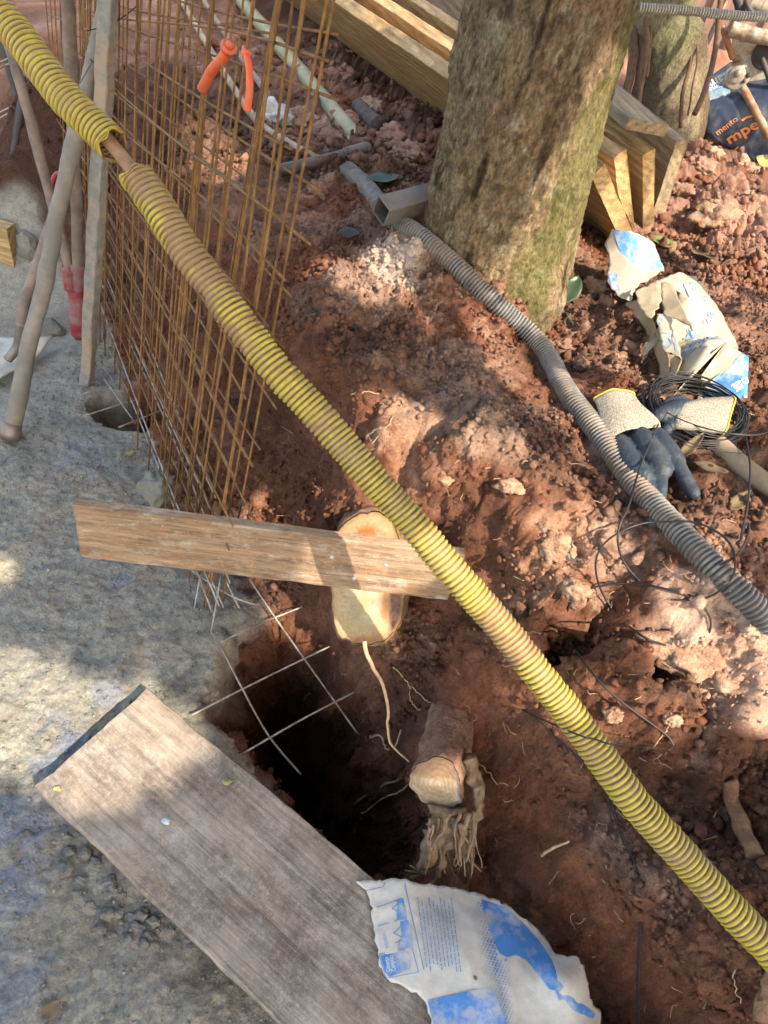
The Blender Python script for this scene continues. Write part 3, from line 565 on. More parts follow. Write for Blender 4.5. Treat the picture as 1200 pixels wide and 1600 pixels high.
# ------------------------------------------------------------------ yellow conduit on its stick
def hose(name, path, R, pitch, crest, valley, m, parent, amp=.1, n=36, seed=0, dirt=None, dents=(), rib=8):
    P_, q = resample(spline(path, 40), pitch / rib); ph = q / pitch * 2 * math.pi + .9 * np.sin(q * 23 + seed) + .6 * np.sin(q * 61 + 2 * seed); P_ = P_ + .0016 * np.stack([np.sin(q * 17 + seed), np.sin(q * 29 + 1), np.sin(q * 13 + 2 * seed)], 1); prof = np.clip(np.cos(ph) * 1.5 + .35, -1, 1); 
    r = R * (1 - amp + amp * prof); r = np.repeat(r[:, None], n, 1)
    for (s0, wd, dep, a0, aw) in dents:
        an = np.arange(n) * 2 * math.pi / n; da = np.abs((an - a0 + math.pi) % (2 * math.pi) - math.pi)
        r = r * (1 - dep * np.exp(-((q - s0) / wd) ** 2)[:, None] * np.exp(-(da / aw) ** 2)[None])
    V, Fc = sweep(P_, r, n, False); pr = np.repeat(prof, n)
    nz = fbm(V, 45, 4, seed + 3); V = V + .0007 * fbm(V, 90, 3, seed)[:, None]
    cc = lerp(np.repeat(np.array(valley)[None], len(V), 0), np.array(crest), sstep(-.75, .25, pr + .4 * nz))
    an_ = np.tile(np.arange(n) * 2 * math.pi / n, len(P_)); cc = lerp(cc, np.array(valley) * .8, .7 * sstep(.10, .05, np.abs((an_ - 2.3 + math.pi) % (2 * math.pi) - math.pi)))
    cc = lerp(cc, np.array(valley) * 1.7, .75 * sstep(.05, .5, fbm(V, 13, 5, seed + 31)))
    if dirt is not None: cc = lerp(cc, np.array(dirt), .8 * sstep(.1, .65, fbm(V, 11, 5, seed + 9)))
    return P_, q, V, Fc, cc
M_yel = attr_mat('yellow_conduit', .5, .35, 70, .75, 1.15, .3, dust=(.26, .175, .10), damt=.7)
YD = [(-330, -360, .95), (-160, -165, .97), (-40, -22, .99), (0, 22, 1.0), (100, 148, 1.0), (193, 248, 1.0), (310, 420, 1.01), (430, 572, 1.03), (560, 722, 1.05), (690, 872, 1.06), (850, 1062, 1.06), (980, 1240, 1.04), (1100, 1372, 1.02), (1190, 1470, 1.0), (1300, 1600, .98), (1480, 1800, .955)]
YP = np.array([atd(*p) for p in YD]); ydense = spline(YP, 60); ypx = np.array([600 + FPX * ((p - CPOS) @ CR) / ((p - CPOS) @ FW) for p in ydense])
stick = ydense[(ypx > -330) & (ypx < 1480)]
V, Fc = sweep(stick[::6], .0105, 12); tag(mobj('wooden_stick', V, Fc, plain('stick_wood', (.30, .17, .10), .8, var=.35, scale=60)), 'thin brown stick threaded through the yellow conduit, bare at the gap', 'stick')
def ylen(a, b): return ydense[(ypx >= a) & (ypx <= b)]
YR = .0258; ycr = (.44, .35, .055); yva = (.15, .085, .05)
def torn_end(V, P_, n, end, depth, seed):
    ang_ = np.arange(n) * 2 * math.pi / n; j = depth * (.5 + .5 * np.sin(ang_ * 2 + seed) * np.cos(ang_ * 3 + 1.3 * seed)); T_ = nrm(P_[-1] - P_[-6]) if end else nrm(P_[0] - P_[5]); W_ = np.zeros(len(V)); L_ = len(P_)
    for i in range(14):
        row = (L_ - 1 - i) if end else i; V[row * n:(row + 1) * n] -= (T_[None] * (j * (1 - i / 14))[:, None]) * .9
    return V
for k, (a, b, lab, ends, dents) in enumerate([(-320, 190, 'short upper length of yellow corrugated conduit, torn open where the stick shows', (0, 1), ()), (206, 1470, 'long lower length of yellow corrugated conduit slanting over the nailed board, scuffed and split', (1, 0), ((.19, .02, .28, 2.0, .8), (.21, .012, .3, 1.0, .9), (.36, .008, .35, 2.2, 1.2), (.42, .008, .2, 2.2, .8), (.83, .008, .4, 2.4, .9), (1.345, .016, .35, 2.6, .8)))]):
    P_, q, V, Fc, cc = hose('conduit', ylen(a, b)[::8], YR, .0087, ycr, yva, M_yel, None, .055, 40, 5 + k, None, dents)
    for (s0, wd, dep, a0, aw) in dents:
        an = np.tile(np.arange(40) * 2 * math.pi / 40, len(P_)); da = np.abs((an - a0 + math.pi) % (2 * math.pi) - math.pi); s_r = np.repeat(q, 40)
        cc = lerp(cc, np.array([.40, .25, .15]), .8 * np.exp(-((s_r - s0) / (wd * .8)) ** 2) * np.exp(-(da / aw) ** 2))
    if ends[1]: V = torn_end(V, P_, 40, True, .02, 1)
    if ends[0]: V = torn_end(V, P_, 40, False, .014, 2)
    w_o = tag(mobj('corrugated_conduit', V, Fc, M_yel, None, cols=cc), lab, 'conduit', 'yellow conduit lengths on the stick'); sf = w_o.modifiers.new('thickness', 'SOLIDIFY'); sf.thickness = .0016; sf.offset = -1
# ------------------------------------------------------------------ grey hose over the bank
M_gh = attr_mat('grey_hose', .6, .3, 60, .7, 1.2, .3, dust=(.24, .165, .12), damt=.4)
GH = [(540, 278), (560, 292), (585, 325), (603, 357), (660, 395), (722, 442), (790, 512), (842, 562), (880, 620), (932, 692), (985, 765), (1040, 832), (1112, 905), (1200, 985), (1290, 1065), (1400, 1160)]
gp = resample(spline([hit(*p, off=.018) for p in GH], 12), .02)[0]; gp = above(gp, .010, 1, 5); gp = np.stack([np.convolve(np.pad(gp[:, j], 6, mode='reflect', reflect_type='odd'), np.hanning(15)[1:-1] / np.hanning(15).sum(), 'valid') for j in range(3)], 1)
o = None
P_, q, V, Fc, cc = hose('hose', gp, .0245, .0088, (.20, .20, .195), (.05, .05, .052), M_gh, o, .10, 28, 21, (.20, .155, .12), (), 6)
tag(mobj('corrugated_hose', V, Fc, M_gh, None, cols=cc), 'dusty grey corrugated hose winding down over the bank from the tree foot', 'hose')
# smaller hose strung across the top right
M_gh2 = attr_mat('pale_hose', .6, .3, 60, .75, 1.15, .3)
hp = [atd(940, 5, 1.62), atd(985, 11, 1.62), atd(1060, 17, 1.62), atd(1130, 23, 1.62), atd(1200, 25, 1.62), atd(1330, 22, 1.62)]
P_, q, V, Fc, cc = hose('hose', hp, .0105, .0066, (.40, .40, .38), (.16, .14, .12), M_gh2, None, .12, 18, 31, None, (), 6)
tag(mobj('corrugated_hose', V, Fc, M_gh2, None, cols=cc), 'thin pale corrugated hose stretched level in front of the second tree', 'hose')

# ------------------------------------------------------------------ cut roots, nailed board, big board
def cutlog(name, label, fc, axis, up, ru, rv, L, shape, seed, wood, barkm):
    """fc face centre, axis points into the earth, outline shape(angle)->radius factor"""
    o = thing(name, label, 'cut root'); axis = nrm(axis); up = nrm(up - axis * (np.asarray(up) @ axis)); sd_ = np.cross(axis, up); n = 64; an = np.arange(n) * 2 * math.pi / n
    rad = np.array([shape(a) for a in an]); ring = np.cos(an)[:, None] * up * ru + np.sin(an)[:, None] * sd_ * rv; ring = ring * rad[:, None]
    ls = np.r_[0, .004, .012, np.linspace(.03, L, 22)]; V = []
    for l in ls: V.append(fc + axis * l + ring * (1 + .02 * math.sin(l * 30) - (.03 if l == 0 else 0)))
    V = np.concatenate(V); d = V - (fc + axis * 0.0); u = d - (d @ axis)[:, None] * axis; u /= np.linalg.norm(u, axis=1)[:, None] + 1e-9
    V = V + u * (.007 * fbm(V, 16, 3, seed) + .005 * fbm(V, 60, 3, seed + 4))[:, None]; m_ = len(ls)
    Fc = [(i * n + k, i * n + (k + 1) % n, (i + 1) * n + (k + 1) % n, (i + 1) * n + k) for i in range(m_ - 1) for k in range(n)]
    mobj('bark', V, Fc, barkm, o)
    W_ = []; Ff = []; F0 = V[:n]; cc = []; m2 = 12
    for j in range(m2 + 1):
        f = j / m2; pts = fc + (F0 - fc) * (f * .985); e = np.where(f > .9, -.0015, -.002 - .0012 * vnoise(pts, 25, seed)) ; W_.append(pts + axis * np.asarray(e).reshape(-1, 1)); cc.append(np.full(n, f))
    W_ = np.concatenate(W_); f = np.concatenate(cc)
    Ff = [(j * n + k, (j + 1) * n + k, (j + 1) * n + (k + 1) % n, j * n + (k + 1) % n) for j in range(m2) for k in range(n)]
    a_t = np.tile(an, m2 + 1); mobj('cut_face', W_, Ff, M_cut, o, cols=wood(W_, f, a_t))
    return o
M_cut = attr_mat('fresh_cut', .85, .15, 130, .72, 1.15, .8, dust=(.30, .20, .12), damt=.45)
M_rbark = plain('root_bark', (.22, .135, .08), .95, var=.45, scale=45, bump=.8, bd=.006, dirt=(.17, .08, .05), dscale=12)
fc = atd(574, 908, 1.47)
def wood1(V, f, a):
    c = np.repeat(np.array([[.43, .345, .215]]), len(V), 0); nz = fbm(V, 22, 4, 61)
    c = lerp(c, np.array([.52, .445, .32]), sstep(-.2, .5, nz)); c = lerp(c, np.array([.46, .33, .15]), .5 * sstep(.55, .8, f + .1 * nz))
    u = (V - fc) @ CR; w = (V - fc) @ CU
    c = c * (.88 - .13 * (.5 + .5 * np.sin(f * 60 + 5 * nz)) * sstep(.2, .5, f))[:, None]
    kn = np.hypot((u + .0) / .022, (w - .108) / .016) + .5 * nz; c = lerp(c, np.array([.42, .12, .03]), sstep(1.2, .5, kn))
    rot = np.hypot((u - .012) / .05, (w + .140) / .024) + .6 * nz; c = lerp(c, np.array([.30, .10, .04]), .9 * sstep(1.2, .7, rot))
    pb = sstep(.042, .052, u + .006 * nz) * sstep(.02, -.02, w); c = lerp(c, np.array([.055, .018, .028]), pb); pr_ = sstep(.030, .036, u + .004 * nz) * sstep(.048, .042, u) * sstep(-.0, -.03, w) * sstep(-.1, -.07, w); c = lerp(c, np.array([.34, .13, .06]), pr_)
    c = lerp(c, np.array([.25, .14, .07]), sstep(.90, .98, f + .04 * nz)); return c
cutlog('cut_root', 'large sawn root end with a pale oval face behind the nailed board', fc, np.array([.10, .62, -.10]) + .75 * FW, CU + .10 * CR, .162, .084, .34, lambda a: (abs(math.cos(a)) ** 2.7 + abs(math.sin(a)) ** 2.7) ** (-1 / 2.7) * (1 + .03 * math.cos(3 * a + .5) + .02 * math.sin(5 * a)), 5, wood1, M_rbark)
fc2 = atd(684, 1224, 1.30)
def wood2(V, f, a):
    nz = fbm(V, 30, 4, 67); c = np.repeat(np.array([[.31, .235, .15]]), len(V), 0); c = lerp(c, np.array([.42, .345, .25]), sstep(-.2, .5, nz)); u = (V - fc2) @ CR; w = (V - fc2) @ CU
    c = lerp(c, np.array([.20, .11, .065]), .85 * sstep(.006, .022, w + .012 * nz)); rg_ = .5 + .5 * np.sin(f * 42 + 3 * nz); c = c * (1 - .30 * rg_)[:, None]; ed = sstep(.80, .93, f + .05 * nz) * sstep(.2, -.5, np.cos(a - 5.4)); c = lerp(c, np.array([.12, .105, .10]), ed); return c
cutlog('cut_root', 'smaller sawn root end with hanging fibres near the pit edge', fc2, FW * .86 + CU * .32 + CR * .22, CU, .060, .050, .22, lambda a: 1 + .03 * math.cos(2 * a + .6) + .03 * math.sin(3 * a), 9, wood2, plain('earthy_bark', (.19, .10, .066), .97, var=.4, scale=50, bump=.9, bd=.008, dirt=(.26, .17, .12), dscale=20))
# fibrous stump hanging below the smaller root
M_fib = plain('root_fibre', (.20, .13, .08), .95, var=.5, scale=70, bump=.8, bd=.004)
fs = thing('root_tuft', 'shaggy tuft of torn roots hanging below the smaller sawn root', 'root')
rf = np.random.default_rng(77)
def strand(pts, r0, r1, t0, jit=.004, n=9, wob=.28):
    q = spline([atd(a, b, t0 - .0002 * (b - 1250)) for a, b in pts], 8); q = q + jit * np.stack([fbm(q + j * 5 + t0 * 50, 22, 3, 50 + j) for j in range(3)], 1)
    V, Fc = sweep(q, np.linspace(r0, r1, len(q)), n); ax_ = np.repeat(q, n, 0); V = ax_ + (V - ax_) * (1 + wob * fbm(V, 55, 3, 5)[:, None] + wob * fbm(V * np.array([1, 1, .3]), 130, 2, 8)[:, None]); return mobj('root', V, Fc, M_fib, fs)
for pts, r0, r1 in [([(696, 1262), (690, 1292), (670, 1330), (657, 1362)], .027, .010), ([(704, 1265), (706, 1292), (700, 1325)], .024, .009), ([(722, 1270), (729, 1300), (722, 1336)], .013, .009), ([(694, 1310), (691, 1340), (679, 1372), (666, 1394)], .010, .004), ([(727, 1180), (747, 1230), (744, 1280), (735, 1325)], .018, .006)]: strand(pts, r0, r1, 1.32, .005, 16, .42)
for k in range(30):
    a = rf.uniform(668, 740); b = rf.uniform(1262, 1300); L_ = rf.uniform(35, 95); dx = -(712 - a) * .25 + rf.normal() * 9
    strand([(a, b), (a + dx * .4 + rf.normal() * 5, b + L_ * .5), (a + dx + rf.normal() * 7, b + L_)], rf.uniform(.002, .006), .001, 1.31 + rf.uniform(-.03, .03), .006, 6, .3)
tips = [((664, 1390), [(655, 1397), (660, 1405), (668, 1402), (672, 1411)]), ((657, 1365), [(640, 1352), (632, 1360), (640, 1372)]), ((722, 1335), [(735, 1345), (752, 1362)])]
for (a, b), ends in tips:
    for e in ends:
        q = spline([atd(a, b, 1.3), atd((a + e[0]) / 2 + 2, (b + e[1]) / 2, 1.3), atd(e[0], e[1], 1.3)], 5); V, Fc = sweep(q, np.linspace(.004, .0012, len(q)), 6); mobj('rootlet', V, Fc, M_fib, fs)
# hair roots
def rootlet(pts, r0, r1, label, z=None, t0=None, m=None):
    q = np.array([atd(a, b, t0) if t0 else hit(a, b, .004) for a, b in pts]); q = spline(q, 8); q = q if t0 else above(q, r0 * .6, 1); q = q + .002 * np.stack([fbm(q + j * 5, 30, 2, 70 + j) for j in range(3)], 1); V, Fc = sweep(q, np.linspace(r0, r1, len(q)), 7)
    return tag(mobj('root', V, Fc, m or M_root), label, 'root')
M_root = plain('pale_root', (.40, .27, .16), .9, var=.3, scale=80, bump=.3)
M_rootd = plain('dull_root', (.22, .16, .125), .9, var=.3, scale=80, bump=.3)
rootlet([(570, 1002), (574, 1024), (588, 1050), (600, 1075), (607, 1110), (604, 1135), (612, 1165), (640, 1190)], .0048, .002, 'pale dangling root hanging below the large sawn root', t0=1.36)
for pts, r, lab in [([(610, 1050), (633, 1075), (640, 1100), (652, 1118)], .0016, 'hair root forking on the earth below the large sawn root'), ([(640, 1080), (655, 1090), (672, 1102)], .0014, 'short hair root right of the forked one'), ([(570, 1172), (595, 1172), (612, 1176), (622, 1150)], .003, 'curled grey root at the rim of the pit'), ([(690, 1185), (735, 1192), (770, 1232)], .0018, 'thin root curving right from the smaller sawn root'), ([(545, 1275), (590, 1245), (630, 1225)], .004, 'branching root stub inside the pit left of the smaller sawn root'), ([(560, 1280), (600, 1255), (632, 1240)], .003, 'lower root stub inside the pit'), ([(838, 1342), (860, 1330), (885, 1318)], .0035, 'short straight pale stick on the red cut wall'), ([(1066, 1415), (1050, 1470), (1040, 1500), (1018, 1515)], .0016, 'long thin root curling on the slope beside the black wire'), ([(1140, 1480), (1133, 1530), (1150, 1570)], .0016, 'thin pale root near the bottom right corner'), ([(935, 1340), (950, 1380), (956, 1405)], .0016, 'thin root on the cut wall near the black wire'), ([(545, 635), (570, 624), (592, 619)], .0024, 'small straight grey twig on the shaded mound'), ([(580, 700), (600, 680), (612, 655)], .0014, 'fine curly root at the left end of the lit earth'), ([(570, 695), (575, 688), (590, 684)], .003, 'short white root stub beside the yellow conduit'), ([(810, 910), (840, 912), (872, 905)], .0045, 'stubby brown root on the lit lumps'), ([(850, 862), (880, 880), (905, 893)], .005, 'broken root lying in the lit soft earth'), ([(425, 510), (445, 480), (465, 462)], .004, 'grey twig leaning at the mesh edge'), ([(1010, 1175), (1030, 1150), (1040, 1120)], .0012, 'hair root under the pale ledge')]:
    rootlet(pts, r, r * .6, lab, m=M_root if r < .0037 or 'brown' in lab else M_rootd)
for pts, r, lab in [([(1128, 1228), (1140, 1262), (1150, 1300), (1175, 1345)], .016, 'thick brown root half buried in the slope at the right edge'), ([(1195, 1500), (1180, 1545), (1172, 1600)], .014, 'dark root by the bottom right corner')]:
    q = np.array([hit(a, b, .006) for a, b in pts]); q = above(spline(q, 9), r * .35, 2, 2); V, Fc = sweep(q, r * np.linspace(.75, 1, len(q)), 14); ax_ = np.repeat(q, 14, 0); V = ax_ + (V - ax_) * (1 + .2 * fbm(V, 35, 3, 5)[:, None]); tag(mobj('root', V, Fc, M_rbark), lab, 'root')
r_ = np.random.default_rng(44); B = MB()
for _ in range(260):
    a, b = r_.uniform(420, 1190), r_.uniform(620, 1590)
    p = hit(a, b)
    if p[2] < -.6 or (a < 700 and b > 1150): continue
    n_ = 5; q = [p]; d = nrm(r_.normal(size=3) + np.array([0, 0, -.4]))
    for i in range(n_): d = nrm(d + r_.normal(size=3) * .45); q.append(q[-1] + d * r_.uniform(.004, .011))
    q = np.array(q); q[:, 2] = np.maximum(q[:, 2], top(p, 1) + .002); V, Fc = sweep(q, np.linspace(.0009, .0004, len(q)), 4); B.add(V, Fc)
tag(B.build('fine_roots', M_root), 'hair-fine roots sticking out of the earth walls', 'roots', kind='stuff')

M_nail = plain('nail_steel', (.55, .58, .60), .45, .6, .2, 80, .1)
M_plk = mat('nailed_board_wood', .85, 0, .2); t = NT(M_plk); v = t.coords(); vg = t.coords((1.8, 42, 42)); vh = t.coords((1, 9, 9))
c_ = t.ramp(t.noise(vh, 5, 7, .7, .5), [(.3, (.16, .095, .06)), (.5, (.27, .18, .115)), (.7, (.36, .27, .19))])
c_ = t.mix(c_, t.ramp(t.noise(vg, 3, 7, .7, .6), [(.3, G(.5)), (.6, G(1.12))]), .85, 'MULTIPLY')
c_ = t.mix(c_, (.36, .16, .08), t.mix(G(0), t.ramp(t.noise(t.coords((1, 3, 3)), 7, 6, .7), [(.53, G(0)), (.66, G(1))]), .65))
c_ = t.mix(c_, (.46, .43, .37), t.mix(G(0), t.ramp(t.noise(t.coords((1, 2, 2)), 11, 9, .8), [(.52, G(0)), (.64, G(1))]), .55))
c_ = t.mix(c_, (.44, .26, .15), t.mix(G(0), t.ramp(t.noise(v, 21, 9, .8), [(.55, G(0)), (.64, G(1))]), .7))
c_ = t.mix(c_, (.06, .045, .035), t.mix(G(0), t.ramp(t.noise(t.coords((.35, 3, 3)), 60, 5, .8), [(.54, G(0)), (.68, G(1))]), .75))
c_ = t.mix(c_, (.62, .56, .46), t.mix(G(0), t.ramp(t.noise(t.coords((.6, 1.5, 1.5)), 170, 3, .8), [(.63, G(0)), (.72, G(1))]), .6))
t.col(c_); t.bump(t.noise(vg, 3, 7, .7, .6), .7, .0025); t.bump(t.noise(v, 90, 7, .8), .5, .0022)
def quad_plank(name, tl, tr, bl, T, m, label, cat, seed, bend=0):
    X = tr - tl; L = np.linalg.norm(X); X = X / L; Y = bl - tl; Y = Y - X * (Y @ X); Wd = np.linalg.norm(Y); Y = Y / Wd; Z_ = np.cross(X, Y)
    return plank(name, tl - Z_ * 0, X, Y, Z_, L, Wd, T, m, label, cat, seed=seed, bend=bend), X, Y, Z_, L, Wd
ptl, pbl, ptr = at(115, 790, .352), at(130, 872, .205), at(728, 868, .352)
zz_ = nrm(np.cross(ptr - ptl, pbl - ptl)); sgn = 1 if zz_ @ FW > 0 else -1   # thickness runs away from the camera
T1 = .024
if sgn > 0: nb, X1, Y1, Z1, L1, W1 = quad_plank('nailed_board', ptl, ptr, pbl, T1, M_plk, 'worn brown board nailed across the large sawn root, dusted with red earth', 'board', 4)
else: nb, X1, Y1, Z1, L1, W1 = quad_plank('nailed_board', ptr, ptl, ptr + (pbl - ptl), T1, M_plk, 'worn brown board nailed across the large sawn root, dusted with red earth', 'board', 4)
for k, (a, b) in enumerate([(519, 871), (603, 883), (553, 904)]):
    d = ray(a, b); n_ = zz_; tt = ((ptl - CPOS) @ n_) / (d @ n_); p = CPOS + d * tt; f_ = -n_ * sgn; V, Fc = sweep([p - f_ * .004, p + f_ * .0012, p + f_ * .002], [.0042, .0045, .003], 12)
    o = mobj('nail', V, Fc, M_nail); o.parent = nb; o.matrix_parent_inverse = nb.matrix_world.inverted()
M_bat = wood_mat('batten_wood', (.20, .14, .06), (.36, .28, .14), (.46, .38, .22), dirt=(.16, .12, .08), dirtamt=.5, rings=7)
bk = FW * .0 + (zz_ * sgn)
bk = nrm(bk); bX = nrm(at(718, 912, .30) - at(330, 893, .30)); bY = np.cross(bk, bX); bY = bY if bY[2] < 0 else -bY
ba = pbl + nrm(ptr - ptl) * .27 + bk * (T1 + .004) - bY * .050; bZ = np.cross(bX, bY); bX2 = nrm(bX + bY * .085); bY2 = nrm(bY - bX2 * (bY @ bX2))
if bZ @ bk < 0: ba = ba + bk * .022
plank('batten', ba, bX2, bY2, np.cross(bX2, bY2), .50, .05, .022, M_bat, 'olive brown batten showing under the lower edge of the nailed board', 'batten', seed=8)
# the big scaffold board
M_big = mat('grey_board', .85, 0, .2); t = NT(M_big); v = t.coords(); vg = t.coords((1.1, 30, 30))
c_ = t.ramp(t.noise(t.coords((1, 4, 4)), 5, 7, .7, .4), [(.3, (.21, .155, .115)), (.5, (.335, .275, .22)), (.7, (.43, .38, .32))])
c_ = t.mix(c_, t.ramp(t.noise(vg, 3, 7, .7, .9), [(.32, G(.42)), (.5, G(.95)), (.7, G(1.2))]), .85, 'MULTIPLY')
c_ = t.mix(c_, (.40, .30, .21), t.mix(G(0), t.ramp(t.noise(t.coords((1, 2.5, 1)), 5.2, 5, .6), [(.55, G(0)), (.68, G(1))]), .55))
c_ = t.mix(c_, (.42, .42, .38), t.mix(G(0), t.ramp(t.noise(v, 9, 9, .8), [(.52, G(0)), (.64, G(1))]), .6))
c_ = t.mix(c_, (.34, .42, .42), t.mix(G(0), t.ramp(t.noise(v, 7.3, 8, .8, .3), [(.6, G(0)), (.7, G(1))]), .5))
bl_ = t.ramp(t.noise(v, 6.3, 5, .65), [(.38, G(.12)), (.56, G(1))]); sp_ = t.ramp(t.noise(v, 55, 9, .9), [(.40, G(0)), (.54, G(1))])
c_ = t.mix(c_, (.055, .05, .047), t.mix(G(0), t.mix(sp_, bl_, 1, 'MULTIPLY'), .6))
c_ = t.mix(c_, (.06, .055, .05), t.mix(G(0), t.ramp(t.noise(v, 170, 4, .8), [(.6, G(0)), (.72, G(1))]), .35))
c_ = t.mix(c_, (.55, .53, .48), t.mix(G(0), t.ramp(t.noise(t.coords((1.1, 1, 1)), 130, 4, .85), [(.6, G(0)), (.72, G(1))]), .55))
t.col(c_); t.bump(t.noise(vg, 3, 7, .7, .9), .8, .003); t.bump(t.noise(v, 75, 8, .85), .6, .002); t.bump(t.noise(v, 260, 3, .7), .4, .0012)
ztop = .040; tl, tr = at(45, 1220, ztop), at(231, 1076, ztop); nr = at(612, 1367, ztop); nl_ = at(400, 1600, ztop)
X2 = nrm(nrm(nr - tr) + nrm(nl_ - tl)); Y2 = tl - tr; Y2 = nrm(Y2 - X2 * (Y2 @ X2)); Wd2 = np.linalg.norm(tl - tr); Z2 = np.cross(X2, Y2)
T2_ = .024
O2 = tr + (np.array([0, 0, -T2_]) if Z2[2] > 0 else 0)
if Z2[2] < 0: O2 = tr
bigb = plank('scaffold_board', O2, X2, Y2, Z2, 1.35, Wd2, T2_, M_big, 'wide weathered grey board laid from the cement floor past the pit', 'board', seed=15, rag=.0018)
# ------------------------------------------------------------------ paper sacks
M_paper = attr_mat('kraft_paper', .75, .25, 60, .85, 1.1, .35, dust=(.36, .29, .22), damt=.4)
M_blue = plain('blue_print', (.045, .20, .50), .7, var=.18, scale=30, bump=.15, dirt=(.40, .42, .42), dscale=16)
M_blue2 = plain('blue_print_line', (.10, .24, .47), .75, var=.15, scale=30, bump=0)
M_white = plain('white_print', (.62, .64, .62), .75, var=.12, scale=30, bump=0)
M_orange = plain('orange_print', (.72, .27, .09), .7, var=.15, scale=30, bump=0)
M_lblue = plain('light_blue_film', (.075, .20, .36), .5, var=.2, scale=20, bump=.2, dirt=(.25, .3, .33), dscale=14)
def rag(poly, k=5, amp=2.2, seed=0, rough=None):
    r = np.random.default_rng(seed); out = []
    for i in range(len(poly)):
        a, b = np.array(poly[i][:2], float), np.array(poly[(i + 1) % len(poly)][:2], float); n = max(1, int(np.linalg.norm(b - a) / k))
        for j in range(n): out.append(a + (b - a) * j / n + (r.normal(size=2) * amp * (j > 0)))
    return out
class Sheet:
    def __init__(s, ctrl, crumple=.004, cf=14, seed=0):
        """ctrl: (px, py, 3-D point)"""
        P3 = np.array([c[2] for c in ctrl]); s.c = P3.mean(0); U_, S_, Vt = np.linalg.svd(P3 - s.c); s.ex, s.ey, s.n = Vt
        if s.n @ (CPOS - s.c) < 0: s.n = -s.n
        if np.cross(s.ex, s.ey) @ s.n < 0: s.ey = -s.ey
        s.uv = np.c_[(P3 - s.c) @ s.ex, (P3 - s.c) @ s.ey]; w = (P3 - s.c) @ s.n
        K = -np.sqrt(((s.uv[:, None] - s.uv[None]) ** 2).sum(2) + 4e-4) + 1e-4 * np.eye(len(w)); A_ = np.block([[K, np.ones((len(w), 1))], [np.ones((1, len(w))), np.zeros((1, 1))]]); s.k = np.linalg.solve(A_, np.r_[w, 0])
        s.cr, s.cf, s.seed = crumple, cf, seed
    def w(s, uv):
        uv = np.asarray(uv); r = np.full(len(uv), s.k[-1])
        for q, k in zip(s.uv, s.k[:-1]): r = r - k * np.sqrt(((uv - q) ** 2).sum(1) + 4e-4)
        q = np.c_[uv, np.zeros(len(uv)) + s.seed * 3.3]; q2 = q + .03 * np.c_[vnoise(q, 9, s.seed), vnoise(q, 9, s.seed + 1), q[:, 2] * 0]
        return r + s.cr * (1 - 2 * np.abs(vnoise(q2, s.cf, s.seed + 2))) + s.cr * .5 * (1 - 2 * np.abs(vnoise(q2, s.cf * 2.3, s.seed + 3))) + s.cr * .2 * vnoise(q, s.cf * 6, s.seed + 4)
    def at(s, uv, off=0): uv = np.asarray(uv, float); return s.c + uv[:, :1] * s.ex + uv[:, 1:] * s.ey + (s.w(uv) + off)[:, None] * s.n
    def px(s, p):
        d = ray(p[0], p[1]); t_ = ((s.c - CPOS) @ s.n) / (d @ s.n)
        for _ in range(8):
            q = CPOS + d * t_; uv = np.array([[(q - s.c) @ s.ex, (q - s.c) @ s.ey]]); t_ = ((s.c + s.n * s.w(uv)[0] - CPOS) @ s.n) / (d @ s.n)
        q = CPOS + d * t_; return np.array([(q - s.c) @ s.ex, (q - s.c) @ s.ey])
    def mesh(s, name, poly_uv, m, parent, sp=.006, off=0, thick=.0008, cols=None):
        po = [tuple(p) for p in poly_uv]; a = np.array(po); lo, hi = a.min(0), a.max(0); g = np.stack(np.meshgrid(np.arange(lo[0], hi[0], sp), np.arange(lo[1], hi[1], sp)), -1).reshape(-1, 2) + np.random.default_rng(1).normal(size=(1, 2)) * .001
        g = g[sdist(g, a) > sp * .45]; vs = [Vector(p) for p in po] + [Vector(p) for p in g]
        r = geometry.delaunay_2d_cdt(vs, [], [list(range(len(po)))], 1, 1e-6); uv = np.array([v[:] for v in r[0]]); fs_ = [f for f in r[2]]
        V = s.at(uv, off); o = mobj(name, V, fs_, m, parent, smooth=True, cols=cols(uv) if cols else None)
        if thick: sf = o.modifiers.new('thickness', 'SOLIDIFY'); sf.thickness = thick; sf.offset = -1
        return o
    def patch(s, name, polys_px, m, parent, off=.0012, sp=.008):
        for p in polys_px: s.mesh(name, [s.px(q) for q in p], m, parent, sp, off, 0)
    def text(s, txt, o, e, u, m, parent, off=.0022, bold=.0, name='lettering'):
        cu = bpy.data.curves.new('lettering', 'FONT'); cu.body = txt; cu.resolution_u = 3; cu.offset = bold; ob = bpy.data.objects.new('lettering', cu); COL.objects.link(ob); bpy.context.view_layer.update()
        me = ob.to_mesh(); bm = bmesh.new(); bm.from_mesh(me); ob.to_mesh_clear(); bpy.data.objects.remove(ob); bpy.data.curves.remove(cu)
        V = np.array([v.co[:2] for v in bm.verts]); F_ = [[v.index for v in f.verts] for f in bm.faces]; bm.free()
        x0, x1 = V[:, 0].min(), V[:, 0].max(); x = (V[:, 0] - x0) / (x1 - x0); y = V[:, 1] / .7
        O_, E_, U_ = s.px(o), s.px(e), s.px(u); uv = O_ + x[:, None] * (E_ - O_) + y[:, None] * (U_ - O_)
        return mobj(name, s.at(uv, off), F_, m, parent, smooth=False)
def paper_cols(base, var=.1, seed=0):
    def f(uv): q = np.c_[uv, np.zeros(len(uv)) + seed]; return np.array(base)[None] * (1 + var * fbm(q, 9, 4, seed))[:, None]
    return f
PAP = (.56, .515, .425)
